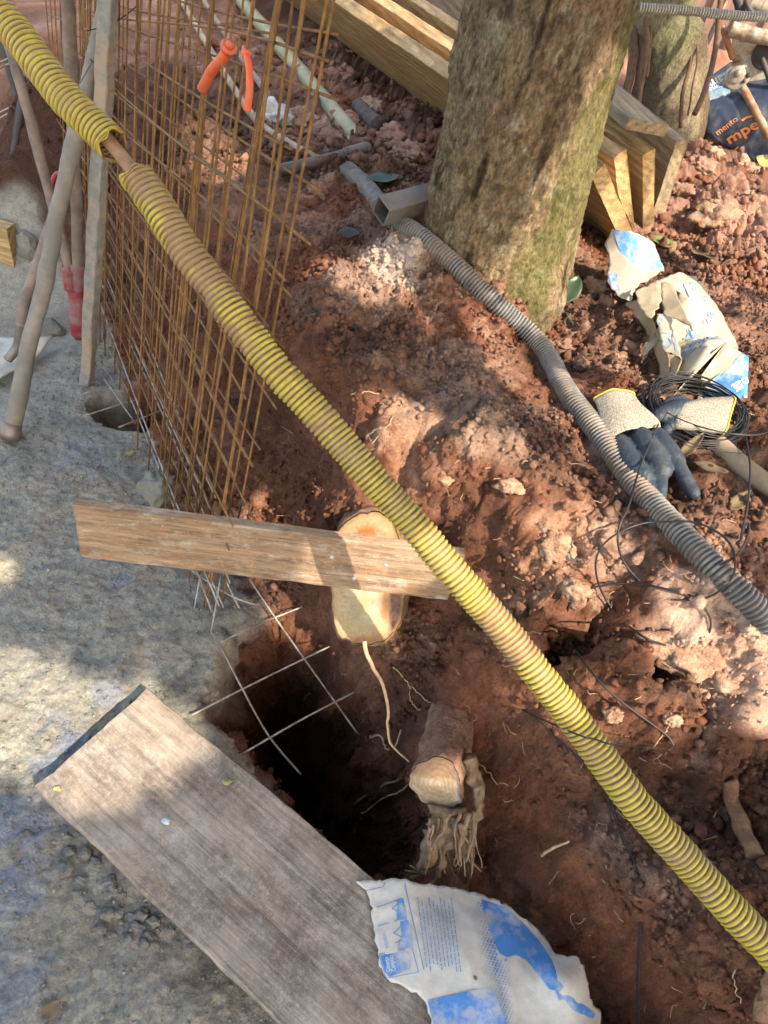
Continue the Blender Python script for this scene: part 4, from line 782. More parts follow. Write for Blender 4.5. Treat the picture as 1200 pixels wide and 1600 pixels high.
# torn piece in front of the pit
S1 = Sheet([(a, b, at(a, b, z)) for a, b, z in [(560, 1378, .044), (600, 1520, .046), (670, 1590, .046), (590, 1450, .045), (612, 1374, .043), (640, 1420, .045), (700, 1390, .020), (760, 1400, .01), (820, 1440, .015), (860, 1480, .02), (905, 1500, .035), (935, 1595, .02), (700, 1480, .05), (780, 1500, .045), (760, 1560, .05), (850, 1560, .05), (700, 1660, .05), (960, 1680, .03), (880, 1530, .065), (800, 1620, .05)]], .0034, 10, 3)
sk1 = thing('sack_piece', 'torn white and blue paper sack piece lying on the grey board beside the pit', 'sack')
out1 = [(556, 1377), (612, 1372), (645, 1378), (690, 1384), (742, 1393), (790, 1412), (822, 1436), (850, 1462), (868, 1490), (905, 1497), (915, 1520), (926, 1570), (938, 1578), (940, 1640), (935, 1700), (690, 1700), (676, 1605), (668, 1575), (655, 1555), (632, 1542), (606, 1530), (592, 1510), (588, 1475), (582, 1440), (578, 1405), (568, 1388)]
S1.mesh('paper', [S1.px(p) for p in rag(out1, 6, 1.5, 4)], M_paper, sk1, .0055, 0, .0008, paper_cols((.50, .49, .45), .08, 2))
S1.patch('blue_band', [[(752, 1405), (790, 1418), (815, 1440), (842, 1470), (862, 1500), (880, 1542), (874, 1550), (858, 1546), (838, 1520), (822, 1500), (806, 1492), (792, 1496), (780, 1490), (774, 1476), (764, 1452), (757, 1428)], [(668, 1564), (700, 1556), (740, 1547), (766, 1543), (776, 1560), (792, 1600), (800, 1690), (700, 1690), (678, 1606)], [(866, 1545), (890, 1556), (915, 1572), (930, 1585), (926, 1592), (900, 1582), (872, 1562)]], M_blue, sk1)
def frame_px(pts, w=1.6):
    out = []
    for i in range(len(pts) - 1):
        a, b = np.array(pts[i], float), np.array(pts[i + 1], float); n = nrm([-(b - a)[1], (b - a)[0]]) * w / 2; out.append([a + n, b + n, b - n, a - n])
    return out
S1.patch('print_frame', frame_px([(588, 1418), (628, 1404), (641, 1480), (592, 1491)], 1.2) + frame_px([(590, 1447), (636, 1435)], 1.2) + frame_px([(632, 1380), (643, 1430), (662, 1515)], 1.4) + frame_px([(592, 1491), (603, 1529), (654, 1519), (643, 1480)], 1.2) + frame_px([(572, 1392), (598, 1386), (602, 1379)], 1.2) + frame_px([(612, 1420), (622, 1412), (622, 1424), (612, 1420)], 1.3) + frame_px([(615, 1458), (628, 1446), (630, 1466), (615, 1458)], 1.5) + frame_px([(616, 1440), (632, 1432)], 1.6) + frame_px([(617, 1474), (636, 1464)], 1.6), M_blue2, sk1)
S1.patch('print_panel', [[(594, 1493), (632, 1484), (641, 1496), (640, 1514), (608, 1527), (601, 1518)], [(620, 1408), (630, 1404), (636, 1436), (620, 1438)], [(625, 1440), (638, 1438), (645, 1478), (620, 1484), (628, 1466)]], M_blue, sk1)
S1.text('Cimento', (610, 1518), (606, 1496), (603, 1519), M_white, sk1); S1.text('Campeão', (618, 1517), (613, 1493), (611, 1519), M_white, sk1)
S1.text('MAGNÉSIO', (607, 1481), (602, 1458), (602, 1482), M_blue2, sk1)
dots = MB(); r_ = np.random.default_rng(3)
for i in range(22):
    for j in range(46):
        x, y = 716 + i * 5.2 + (j % 2) * 2.6 + j * .9, 1404 + j * 4.6 + i * 1.2
        e = (x - 722 - (y - 1404) * .21) / 34; e2 = 1 if y < 1500 else .9 - abs((x - 778 - (y - 1540) * .12)) / 30
        if y > 1500: e = e2
        if y < 1500 and x > 756 + (y - 1404) * .24: continue
        rr_ = 2.35 * min(1, e)
        if rr_ < .5 or y > 1640: continue
        a = np.arange(7) * 2 * math.pi / 7; uv = np.array([S1.px((x, y))]); q = uv + .00092 * rr_ / 1.0 * np.c_[np.cos(a), np.sin(a)] * 1.0; dots.add(S1.at(q, .0016), [tuple(range(7))])
dots.build('halftone_print', M_blue, sk1, smooth=False)
lines = MB()
for k in range(10):
    y = 1402.0 + (k % 3) * 6
    x0 = 652 + k * 5.8
    ye = 1512 - (k % 4) * 2
    while y < ye:
        L_ = r_.uniform(3, 11); tq = (y - 1400) / 110
        a, b = S1.px((x0 + tq * 14, y)), S1.px((x0 + (y + L_ - 1400) / 110 * 14, y + L_)); n = nrm([-(b - a)[1], (b - a)[0]]) * .00085
        lines.add(S1.at(np.array([a + n, b + n, b - n, a - n]), .0018), [(0, 1, 2, 3)]); y += L_ + 1.8
lines.build('small_print', M_blue2, sk1, smooth=False)
# crumpled torn sack by the boards
sk2 = thing('torn_sack', 'crumpled torn beige and blue paper cement sack lying against the board ends', 'sack')
S2 = Sheet([(a, b, hito(a, b, h)) for a, b, h in [(1022, 442, .10), (1060, 426, .10), (1088, 432, .07), (1105, 455, .06), (1130, 497, .05), (1158, 555, .03), (1168, 622, .012), (1130, 608, .015), (1095, 588, .03), (1060, 582, .03), (1050, 540, .06), (1038, 505, .08), (1075, 480, .12), (1100, 530, .05), (1125, 525, .09), (1130, 570, .05), (1060, 520, .06), (1085, 560, .075)]], .014, 6.5, 7)
S2.mesh('paper', [S2.px(p) for p in rag([(1022, 440), (1060, 425), (1088, 431), (1106, 455), (1131, 495), (1160, 556), (1168, 622), (1130, 609), (1095, 588), (1060, 582), (1052, 545), (1040, 505), (1030, 470)], 6, 1.2, 9)], M_paper, sk2, .007, 0, .001, paper_cols((.33, .30, .235), .25, 5))
S2.patch('blue_band', [[(1105, 592), (1120, 582), (1159, 551), (1167, 621), (1131, 608)]], M_blue, sk2)
S2.text('eã', (1166, 590), (1140, 604), (1172, 604), M_white, sk2, bold=.02)
S2.text('mento', (1112, 530), (1070, 545), (1116, 541), M_blue2, sk2, .005); S2.text('mpe', (1085, 512), (1066, 532), (1098, 526), M_blue2, sk2, .005, bold=.01)
S2.text('RS', (1117, 493), (1109, 508), (1107, 489), M_blue2, sk2, .005); S2.text('CRS', (1108, 466), (1103, 480), (1101, 462), M_blue2, sk2, .005)
S2.patch('print_frame', frame_px([(1083, 440), (1092, 465), (1093, 490), (1086, 503)], 1.2) + frame_px([(1078, 441), (1087, 465), (1088, 490), (1082, 500)], 1.2) + frame_px([(1073, 442), (1082, 465), (1083, 488)], 1.2) + frame_px([(1068, 443), (1077, 465), (1078, 486)], 1.2), M_blue2, sk2)
S3 = Sheet([(a, b, hito(a, b, h)) for a, b, h in [(947, 376, .13), (955, 357, .16), (985, 362, .17), (1020, 378, .16), (1038, 422, .10), (1000, 440, .08), (985, 470, .07), (955, 452, .07), (948, 420, .09), (985, 410, .12)]], .004, 10, 11)
S3.mesh('flap', [S3.px(p) for p in rag([(947, 376), (955, 357), (985, 360), (1002, 368), (1020, 378), (1030, 400), (1038, 424), (1000, 442), (985, 471), (965, 462), (949, 440), (951, 410)], 6, 1.5, 12)], M_paper, sk2, .006, 0, .001, paper_cols((.33, .31, .26), .15, 8))
S3.patch('blue_band', [[(957, 359), (984, 362), (1002, 369), (1018, 379), (1029, 400), (1036, 420), (1004, 428), (985, 414), (968, 392)], [(950, 428), (963, 426), (968, 455), (956, 450)]], M_blue, sk2)
S3.text('mpe', (1000, 372), (1018, 394), (992, 380), M_white, sk2, bold=.02)
def flap(poly, base, seed, cr=.004, lift=None):
    s_ = Sheet([(p[0], p[1], hito(*p)) for p in poly], cr, 12, seed); cx = np.mean([p[:2] for p in poly], 0); s_.mesh('flap', [s_.px(p) for p in rag(poly, 6, 1.2, seed)], M_paper, sk2, .006, 0, .001, paper_cols(base, .1, seed)); return s_
flap([(980, 473, .06), (1000, 468, .08), (1020, 500, .09), (1045, 560, .05), (1052, 600, .01), (1034, 598, .005), (1030, 570, .02), (1010, 520, .04)], (.30, .22, .145), 21)
flap([(992, 456, .135), (1028, 436, .135), (1034, 470, .14), (1018, 497, .14), (1000, 482, .135)], (.30, .255, .18), 22)
flap([(1033, 442, .15), (1052, 446, .15), (1062, 470, .145), (1086, 518, .12), (1062, 502, .12), (1036, 492, .115)], (.31, .26, .185), 23)
s_ = flap([(1026, 490, .12), (1055, 492, .11), (1066, 562, .075), (1036, 545, .07)], (.33, .30, .24), 24)
s_.patch('print_frame', frame_px([(1036, 532), (1044, 528), (1050, 536), (1044, 544), (1036, 540), (1036, 532)], 1.6) + frame_px([(1034, 520), (1052, 523), (1056, 548)], 1.4), M_blue2, sk2); s_.text('CRS', (1030, 510), (1040, 497), (1025, 506), M_blue2, sk2)
flap([(1034, 548, .05), (1066, 560, .055), (1056, 585, .04), (1050, 604, .01), (1036, 600, .0)], (.40, .32, .21), 25)
# dark blue sack standing behind
b3 = hito(1150, 236)[:2]
sk3 = thing('cement_sack', 'upright dark blue cement sack with orange lettering under the grey winch', 'sack')
nb_ = nrm(np.array([-.35, -1, 0]))
def n3(a, b, o): return near(a, b, *(b3 + nb_[:2] * o))
S4 = Sheet([(a, b, n3(a, b, o)) for a, b, o in [(1080, 196, .03), (1084, 150, .0), (1100, 128, -.04), (1142, 97, -.10), (1165, 108, -.1), (1205, 90, -.1), (1262, 100, -.1), (1275, 200, .0), (1262, 268, .05), (1180, 253, .06), (1125, 226, .06), (1090, 172, .04), (1140, 150, .02), (1200, 150, .03), (1160, 200, .08), (1220, 200, .08), (1140, 162, .045), (1110, 200, .07)]], .006, 9, 31)
S4.mesh('bag', [S4.px(p) for p in [(1079, 196), (1083, 150), (1100, 127), (1142, 96), (1165, 106), (1205, 90), (1262, 100), (1275, 200), (1262, 268), (1180, 253), (1125, 226)]], plain('navy_film', (.026, .040, .075), .42, var=.25, scale=12, bump=.15, bd=.004, dirt=(.10, .10, .11), dscale=12), sk3, .010, 0, .045)
S4.patch('blue_strip', [[(1083, 152), (1100, 129), (1141, 98), (1152, 104), (1146, 122), (1140, 148), (1112, 156), (1085, 172)]], M_lblue, sk3, .002)
S4.text('mento', (1122, 212), (1154, 188), (1116, 204), M_orange, sk3, .004); S4.text('mpeã', (1140, 226), (1200, 192), (1132, 213), M_orange, sk3, .004, .025)
S4.patch('logo_swash', [[(1158, 188), (1166, 182), (1178, 180), (1188, 183), (1188, 185.5), (1178, 183), (1167, 185.5), (1160, 190)]], M_orange, sk3, .004)
S4.text('Camp', (1140, 110), (1096, 134), (1146, 122), M_white, sk3, .004, .02); S4.text('Cimento', (1129, 126), (1092, 147), (1133, 134), M_white, sk3, .004)

# ------------------------------------------------------------------ gloves, wire coil, loose wire
M_knit = mat('knit', .95, 0, .1); t = NT(M_knit); v = t.coords(); t.col(t.ramp(t.noise(v, 330, 4, .8), [(.32, (.10, .085, .07)), (.5, (.27, .235, .195)), (.66, (.50, .46, .40))])); t.bump(t.noise(v, 330, 3, .6), .8, .003)
M_rub = plain('blue_rubber', (.020, .033, .048), .55, var=.3, scale=22, bump=.7, bd=.006, spec=.4, dirt=(.045, .052, .06), dscale=16)
M_hem = plain('yellow_hem', (.40, .34, .06), .85, var=.2, scale=150, bump=.3)
def remeshed(name, caps, m, parent, vox=.0035, smooth=8, flat=None):
    B_ = MB()
    for pts, r in caps:
        q = spline(np.array(pts), 8); rr_ = np.interp(np.linspace(0, 1, len(q)), np.linspace(0, 1, len(r)), r); d0, d1 = nrm(q[0] - q[1]), nrm(q[-1] - q[-2])
        q = np.r_[[q[0] + d0 * rr_[0] * .9], [q[0] + d0 * rr_[0] * .6], q, [q[-1] + d1 * rr_[-1] * .6], [q[-1] + d1 * rr_[-1] * .9]]; rr_ = np.r_[rr_[0] * .35, rr_[0] * .78, rr_, rr_[-1] * .78, rr_[-1] * .35]; B_.add(*sweep(q, rr_, 16))
    o = B_.build(name, m, parent); a = o.modifiers.new('remesh', 'REMESH'); a.mode = 'VOXEL'; a.voxel_size = vox; a.use_smooth_shade = True; b = o.modifiers.new('smooth', 'SMOOTH'); b.factor = .5; b.iterations = smooth; return o
def cuff(name, ring_px, h0, parent, w0, thick, hem_end=0):
    """ring_px: list of (left px, right px) stations along the cuff, flattened tube"""
    V = []; n = 28; an = np.arange(n) * 2 * math.pi / n
    for (l, r_, h) in ring_px:
        a, b = hito(*l, h), hito(*r_, h); c0 = (a + b) / 2; x = (b - a) / 2; y = np.array([0, 0, 1.]) * thick
        V.append(c0 + np.cos(an)[:, None] * x + np.sin(an)[:, None] * y * (1 + .2 * np.sin(an * 3 + h * 40))[:, None])
    L_ = len(V); V = np.concatenate(V); V += .0022 * np.stack([fbm(V, 40, 3, 91 + k) for k in range(3)], 1)
    Fc = [(i * n + k, i * n + (k + 1) % n, (i + 1) * n + (k + 1) % n, (i + 1) * n + k) for i in range(L_ - 1) for k in range(n)]
    o = mobj('cuff', V, Fc, M_knit, parent); s_ = o.modifiers.new('subdivision', 'SUBSURF'); s_.levels = 1; s_.render_levels = 2; sf = o.modifiers.new('thickness', 'SOLIDIFY'); sf.thickness = .0025
    e = V[:n] if hem_end == 0 else V[-n:]; q = np.r_[e, e[:2]]; mobj('hem', *sweep(q, .0022, 6, False), M_hem, o)
gl1 = thing('work_glove', 'front work glove with blue rubber palm and upright knitted cuff beside the grey hose', 'glove')
cuff('cuff', [((930, 622), (992, 618), .045), ((934, 640), (1000, 636), .045), ((938, 658), (1018, 650), .042), ((944, 676), (1034, 662), .038), ((955, 686), (1030, 672), .034)], 0, gl1, 0, .020)
g = lambda a, b, h: hito(a, b, h)
pw = lambda px_, p: px_ * ((p - CPOS) @ FW) / FPX
caps = []
for pts, r in [([(968, 690, .028), (985, 720, .030), (1005, 745, .026)], (.020, .024, .022)), ([(1000, 682, .030), (1020, 712, .032), (1035, 735, .028)], (.024, .027, .022)), ([(1026, 680, .028), (1045, 705, .03), (1058, 722, .026)], (.020, .022, .019)), ([(1052, 715, .026), (1070, 748, .022), (1084, 772, .016)], (.0165, .0165, .0145)), ([(1030, 735, .026), (1030, 765, .02), (1024, 795, .014), (1020, 818, .012)], (.017, .0165, .0155, .014)), ([(1008, 738, .024), (1012, 768, .018), (1010, 792, .012)], (.0165, .016, .014)), ([(974, 700, .022), (985, 730, .018), (1003, 748, .022)], (.014, .012, .0115))]:
    caps.append(([g(*p) for p in pts], r))
remeshed('palm', caps, M_rub, gl1)
gl2 = thing('work_glove', 'rear work glove lying on its side inside the coil of black wire', 'glove')
cuff('cuff', [((1140, 622), (1132, 676), .05), ((1120, 622), (1115, 674), .05), ((1095, 624), (1090, 672), .048), ((1070, 630), (1056, 668), .045), ((1060, 634), (1050, 664), .04)], 0, gl2, 0, .022)
remeshed('palm', [([g(1072, 640, .04), g(1052, 643, .042), g(1030, 650, .036)], (.026, .024, .018)), ([g(1062, 626, .036), g(1045, 632, .036), g(1026, 648, .03)], (.016, .015, .012)), ([g(1032, 648, .034), g(1018, 655, .02), g(1005, 668, .012)], (.016, .014, .012)), ([g(1060, 655, .038), g(1045, 668, .03), g(1035, 680, .015)], (.016, .014, .012))], M_rub, gl2)
M_blk = plain('black_wire', (.022, .022, .024), .45, .2, .3, 60, .2)
cc_ = hito(1080, 650, .01); ca = hito(1157, 660, .01); cb = hito(1080, 702, .01); ex_ = ca - cc_; ey_ = cb - cc_; ey_ = ey_ - nrm(ex_) * (ey_ @ nrm(ex_)); ey_ = nrm(ey_) * np.linalg.norm(ex_) * .95; r_ = np.random.default_rng(8); B = MB()
for k in range(26):
    a = np.linspace(0, 2 * math.pi, 56, endpoint=False); s_ = r_.uniform(.76, 1.02); ph, dz = r_.uniform(0, 6.28), r_.uniform(.0, .035)
    q = cc_ + np.cos(a)[:, None] * ex_ * s_ + np.sin(a)[:, None] * ey_ * s_ + r_.normal(size=3) * .004 + np.outer(np.sin(a + ph) * .008 + dz + .004 * np.sin(2 * a + ph * 2), (0, 0, 1.)); q = np.r_[q, q[:1]]; B.add(*sweep(q, .0014, 6, False))
for rx, ry, (dx, dy, dz), tl_ in [(1.16, .95, (.06, .0, .04), .03), (1.05, 1.2, (.04, -.02, .05), .05), (1.3, 1.1, (.05, -.05, .03), .02)]:
    a = np.linspace(.2, 5.6, 60); q = cc_ + np.cos(a)[:, None] * ex_ * rx + np.sin(a)[:, None] * ey_ * ry + np.array([dx, dy, dz]) * .6 + np.outer(np.sin(a) * tl_, (0, 0, 1.)); B.add(*sweep(q, .0012, 6))
tag(B.build('wire_coil', M_blk), 'coil of thin black tie wire lying round the rear glove', 'coil')
def z3(pts, ox=800, oy=800): return [(ox + a / 3, oy + b / 3) for a, b in pts]
def wirepx(pts, label, h=(.05, .07), r=.0021, seed=1):
    rs = np.random.default_rng(seed); q = [hito(a, b, rs.uniform(*h)) for a, b in pts]
    q = spline(q, 8); q2, _ = resample(q, .006); k = np.ones(9) / 9; q3 = above(np.stack([np.convolve(np.pad(q2[:, j], 4, mode='edge'), k, 'valid') for j in range(3)], 1), .003, 1, 4)
    return tag(mobj('tie_wire', *sweep(q3, r, 6), M_blk), label, 'wire')
wirepx([(1165, 680), (1172, 730), (1168, 790), (1155, 850)] + z3([(1105, 30), (1110, 90), (1060, 200), (950, 262)]) , 'curve of black wire trailing from the coil across the right side of the grey hose', seed=2)
wirepx([(1030, 660), (1000, 730)] + z3([(545, -20), (500, 60), (495, 140), (510, 215), (560, 290), (610, 335)]), 'black wire running from the coil down the left of the grey hose', seed=3)
wirepx(z3([(740, 412), (880, 415), (985, 365), (1040, 305), (1052, 215), (1020, 140), (960, 85), (850, 48), (740, 42), (640, 50), (560, 65), (490, 100), (420, 155), (392, 215), (390, 260), (398, 310), (425, 390), (480, 470), (540, 530), (600, 570), (670, 607), (740, 630), (800, 634), (860, 625), (915, 590), (938, 545), (935, 490), (905, 440), (860, 408), (790, 378), (700, 352), (620, 340), (520, 336), (400, 346), (310, 385), (265, 440), (253, 500), (262, 560), (285, 620), (330, 690), (390, 770), (450, 835), (520, 895), (600, 955), (680, 1010), (740, 1055), (765, 1090), (750, 1112)]), 'big loose loops of black wire lying over the bank and the grey hose', (.045, .07), seed=4)
wt = z3([(755, 1110), (640, 1112), (500, 1095), (390, 1065), (300, 1040), (200, 1005), (130, 975), (70, 940), (48, 928)])
tv = [1.0] * 9; Q4 = [hito(*wt[0], .03)] + [atd(a, b, 1.0) for a, b in wt[2:5]] + [hito(a, b, .03) for a, b in wt[7:]]
q, _ = resample(spline(Q4, 10), .006); tag(mobj('tie_wire', *sweep(q, .0014, 6), M_blk), 'black wire end passing in front of the yellow conduit', 'wire')
w5 = z3([(48, 928), (110, 965), (200, 1060), (290, 1140), (350, 1200)]) + [(920, 1200), (947, 1243), (970, 1307), (992, 1360), (998, 1407), (997, 1467), (995, 1540), (995, 1600), (996, 1660)]
for dx, lab in ((0, 'left strand of the black wire pair hanging down to the bottom edge'), (4, 'right strand of the black wire pair hanging down to the bottom edge')):
    q = [hito(a + dx * min(1, i / 4), b, .04 + .002 * dx) for i, (a, b) in enumerate(w5)]; q, _ = resample(spline(q, 8), .006); q = above(q, .003, 1, 3); tag(mobj('tie_wire', *sweep(q, .0013, 6), M_blk), lab, 'wire')

# ------------------------------------------------------------------ pipes, tube, poles on the bank
M_gpipe = plain('green_bamboo', (.20, .19, .105), .6, var=.2, scale=14, bump=.2, dirt=(.30, .25, .16), dscale=12)
def rod(name, pts, r, m, label, cat, n=14, mode='hit', off=None):
    q = [hito(a, b, r if off is None else off) for a, b in pts] if mode == 'hit' else pts
    q = spline(q, 8) if len(pts) > 2 else np.linspace(q[0], q[1], 12); return tag(mobj(name, *sweep(q, r, n), m), label, cat)
gb0, gb1 = hito(585, 250, -.03), hito(380, 5, .05); gbm = (gb0 + gb1) / 2
o = thing('bamboo_pole', 'thick greenish bamboo pole slanting up behind the wire mesh', 'pole'); q = np.linspace(gb0, gb1 + (gb1 - gb0) * .4, 60); L_ = np.linalg.norm(q[-1] - q[0]); rr_ = .030 + .003 * np.exp(-(((np.linspace(0, L_, 60) % .33) - .16) / .012) ** 2); mobj('pole', *sweep(q, rr_, 20), M_gpipe, o)
M_tan = plain('tan_wood', (.33, .25, .17), .85, var=.3, scale=30, bump=.3, dirt=(.20, .12, .08), dscale=12)
rod('thin_pole', [(500, 250), (455, 226), (400, 187), (345, 105), (283, 0), (262, -40)], .013, M_tan, 'thin tan pole lying on the earth just left of the bamboo pole', 'pole', off=.03)
rod('thin_pole', [(420, 150), (370, 80), (330, 20), (300, -30)], .012, plain('dull_wood', (.20, .15, .12), .9, var=.3), 'dull brown pole between the tan pole and the bamboo pole', 'pole', off=.04)
q = np.array([hito(437, 266, .02), hito(470, 259, .024), hito(520, 247, .026), hito(548, 240, .028), hito(574, 233, .026)]); q = spline(q, 8); M_dkp = plain('black_pipe', (.055, .055, .055), .6, var=.3, scale=30, bump=.25, dirt=(.16, .10, .07), dscale=14)
bp = thing('pipe_offcut', 'short black pipe with a capped end lying by the bamboo foot', 'pipe'); mobj('cap', *sweep(q[-11:], .0225, 18), M_dkp, mobj('pipe', *sweep(q, .018, 18), M_dkp, bp))
# square steel tube
M_st = plain('dirty_steel', (.20, .185, .175), .55, .6, .3, 25, .3, dirt=(.22, .16, .12), dscale=16)
a = at(595, 330, .66); X_ = nrm(np.array([.62, .78, .10])); Yv = nrm(np.cross((0, 0, 1), X_)); Zv = np.cross(X_, Yv); c45 = math.cos(.35), math.sin(.35); Y_ = Yv * c45[0] + Zv * c45[1]; Z_ = -Yv * c45[1] + Zv * c45[0]
h_s, w_s = .026, .003; V = []; 
for l in (0, .42):
    for hh_ in (h_s, h_s - w_s):
        for sx, sy in ((-1, -1), (1, -1), (1, 1), (-1, 1)): V.append(a + X_ * l + Y_ * hh_ * sx + Z_ * hh_ * sy)
Fc = []
for k in range(4):
    j = (k + 1) % 4; Fc += [(k, j, 8 + j, 8 + k), (4 + j, 4 + k, 12 + k, 12 + j), (j, k, 4 + k, 4 + j), (8 + k, 8 + j, 12 + j, 12 + k)]
tag(bevel(mobj('square_tube', V, Fc, M_st, smooth=False), .0015), 'open square steel tube resting against the foot of the thick tree', 'tube')
rod('wooden_pole', [(1118, 690), (1160, 728), (1210, 765), (1280, 810)], .021, plain('grey_brown_pole', (.23, .18, .13), .8, var=.3, scale=30, bump=.3), 'grey brown round pole lying under the wire coil at the right edge', 'pole', off=.018)
# ------------------------------------------------------------------ leaves
def leaf(px, py, L, Wd, ang, m, label, fold=.35, curl=.25, h=.012, tilt=0.2):
    c0 = hito(px, py, h); x = np.array([math.cos(ang), math.sin(ang), tilt]); x = nrm(x); y = nrm(np.cross((0, 0, 1), x)); z = np.cross(x, y); nx, ny = 12, 7; V = []
    for i in range(nx):
        s_ = i / (nx - 1); w_ = Wd * math.sin(math.pi * min(1, .03 + s_ * .96)) ** .75
        for j in range(ny):
            q = (j / (ny - 1) - .5) * 2; V.append(c0 + x * (s_ - .5) * L + y * q * w_ + z * (abs(q) * w_ * fold + curl * L * (s_ - .5) ** 2 + .02 * L * math.sin(i * .9 + j * .7)))
    Fc = [(i * ny + j, (i + 1) * ny + j, (i + 1) * ny + j + 1, i * ny + j + 1) for i in range(nx - 1) for j in range(ny - 1)]
    o = mobj('leaf', V, Fc, m); sf = o.modifiers.new('thickness', 'SOLIDIFY'); sf.thickness = .0006; return tag(o, label, 'leaf')
M_lg = plain('leaf_green', (.035, .065, .038), .4, var=.25, scale=30, bump=.2, spec=.5); M_lb = plain('leaf_brown', (.12, .085, .045), .7, var=.3, scale=30, bump=.2); M_ly = plain('leaf_yellow', (.26, .22, .08), .6, var=.25, scale=20, bump=.2)
leaf(600, 285, .12, .035, .4, M_lg, 'dark green leaf curled behind the square steel tube', .5, .3, .02)
leaf(905, 503, .09, .033, -.5, M_lg, 'oval dark green leaf on the earth right of the thick trunk', .15, .1, .012, -.1)
leaf(890, 455, .10, .03, 1.2, M_lg, 'dark leaf standing against the right side of the thick trunk', .3, .2, .02, .6)
leaf(760, 592, .06, .013, -.6, M_lg, 'narrow dark leaf lying on the shaded earth mound', .3, .1, .008, 0)
leaf(500, 490, .07, .014, -.4, M_lg, 'narrow dark leaf on the mound near the mesh', .3, .1, .008, 0)
leaf(545, 372, .06, .03, .3, plain('leaf_black', (.045, .04, .04), .7), 'shrivelled black leaf left of the square steel tube', .6, .8, .012)
leaf(1095, 402, .10, .03, -1.1, M_lb, 'brown and green leaf right of the board ends', .4, .4, .02)
leaf(1035, 380, .12, .045, .1, plain('leaf_olive', (.14, .15, .05), .6, var=.3), 'olive leaf flat on the ground under the board ends', .2, .2, .01, 0)
leaf(1196, 258, .12, .05, 1.2, M_ly, 'yellow leaf at the right edge below the dark blue sack', .4, .5, .02)
leaf(1150, 330, .10, .025, .6, M_ly, 'pale yellowish leaf among the lumps at the right', .5, .6, .015)
leaf(1192, 345, .12, .03, 1.8, M_lb, 'green-brown leaf at the right edge above the pink earth', .4, .5, .02)
leaf(1108, 735, .07, .016, -.3, plain('leaf_tan', (.14, .105, .06), .8), 'dry tan leaf curled under the wire coil', .6, .5, .015)
leaf(1078, 700, .08, .012, .9, M_lb, 'dry brown leaf standing between the two gloves', .6, .3, .03, .8)
leaf(1155, 785, .08, .015, .9, M_lb, 'dull dry leaf near the right edge under the wire loops', .4, .4, .012)
leaf(80, 1578, .03, .012, 1.0, M_lb, 'brown leaf scrap on the cement floor at the bottom left', .2, .3, .006, .1)
leaf(202, 708, .03, .008, .9, M_ly, 'small pale leaf on the cement floor near the mesh foot', .2, .2, .006, 0)
# ------------------------------------------------------------------ stones and lumps
def stone(px, py, r, m, label, seed, sq=(1, 1, .8), h=.3, name='stone', group=None, cat='stone', amp=.35):
    bm = bmesh.new(); bmesh.ops.create_icosphere(bm, subdivisions=4, radius=1); V = np.array([v.co[:] for v in bm.verts]); Fc = [[v.index for v in f.verts] for f in bm.faces]; bm.free()
    rs = np.random.default_rng(seed); nn = rs.normal(size=(9, 3)); nn /= np.linalg.norm(nn, axis=1)[:, None]
    for k in nn: d = V @ k; V = V - np.maximum(0, d - .72)[:, None] * k * .9
    V = V * (1 + amp * .4 * fbm(V + seed, 1.6, 4, seed)[:, None] + amp * .25 * fbm(V + seed, 5, 5, seed + 1)[:, None] + amp * .22 * (.5 - worley(V + seed, 4, seed))[:, None]) * np.array(sq) * r
    c0 = hito(px, py, r * sq[2] * h); return tag(mobj(name, V + c0, Fc, m), label, cat, group)
M_conc = plain('concrete_lump', (.17, .165, .135), .95, var=.3, scale=25, bump=.6, bd=.004); M_clod = plain('earth_lump', (.22, .115, .08), .97, var=.4, scale=45, bump=.9, bd=.006, dirt=(.30, .19, .14), dscale=18); M_pclod = plain('pale_earth_lump', (.30, .17, .11), .97, var=.35, scale=60, bump=.9, bd=.008, dirt=(.38, .27, .195), dscale=30)
stone(242, 768, .055, M_conc, 'grey concrete lump standing on the floor at the mesh foot', 5, (.8, .7, 1.1), .7, amp=.5)
stone(76, 512, .05, M_conc, 'grey lump of hardened cement behind the shovel blade', 6, (1.2, .8, .8), .5)
for k, (a, b, r) in enumerate([(1115, 345, .08), (1140, 300, .07), (1180, 320, .05), (1110, 245, .05), (1150, 410, .03), (1095, 265, .05), (1165, 265, .06), (1060, 300, .05), (880, 540, .03), (910, 570, .026), (925, 505, .03), (985, 545, .03), (1010, 610, .022), (1020, 620, .024), (1000, 625, .018), (965, 560, .022), (945, 480, .03), (930, 450, .035), (1132, 480, .016), (500, 205, .05), (520, 215, .04), (470, 190, .06), (540, 190, .05), (610, 210, .05), (580, 170, .05), (640, 240, .05), (530, 120, .06), (620, 230, .03), (500, 300, .03), (1170, 820, .015), (1130, 850, .016), (1085, 860, .014)]):
    g_ = 2 if a < 700 else (1 if a < 1050 and b > 420 else 0)
    stone(a, b, r, M_clod if k % 3 else M_pclod, ['crumbly lump of red-brown earth on the sunlit ground right of the board ends', 'lump of dark earth in the shaded hollow between trunk, torn sack and gloves', 'lump of earth behind the mesh, around the foot of the bamboo pole'][g_], 20 + k, (1.1, .9, .75), .35, 'earth_lump', ['lumps right of the boards', 'lumps in the hollow by the torn sack', 'lumps around the bamboo pole'][g_], 'earth lump', .95)
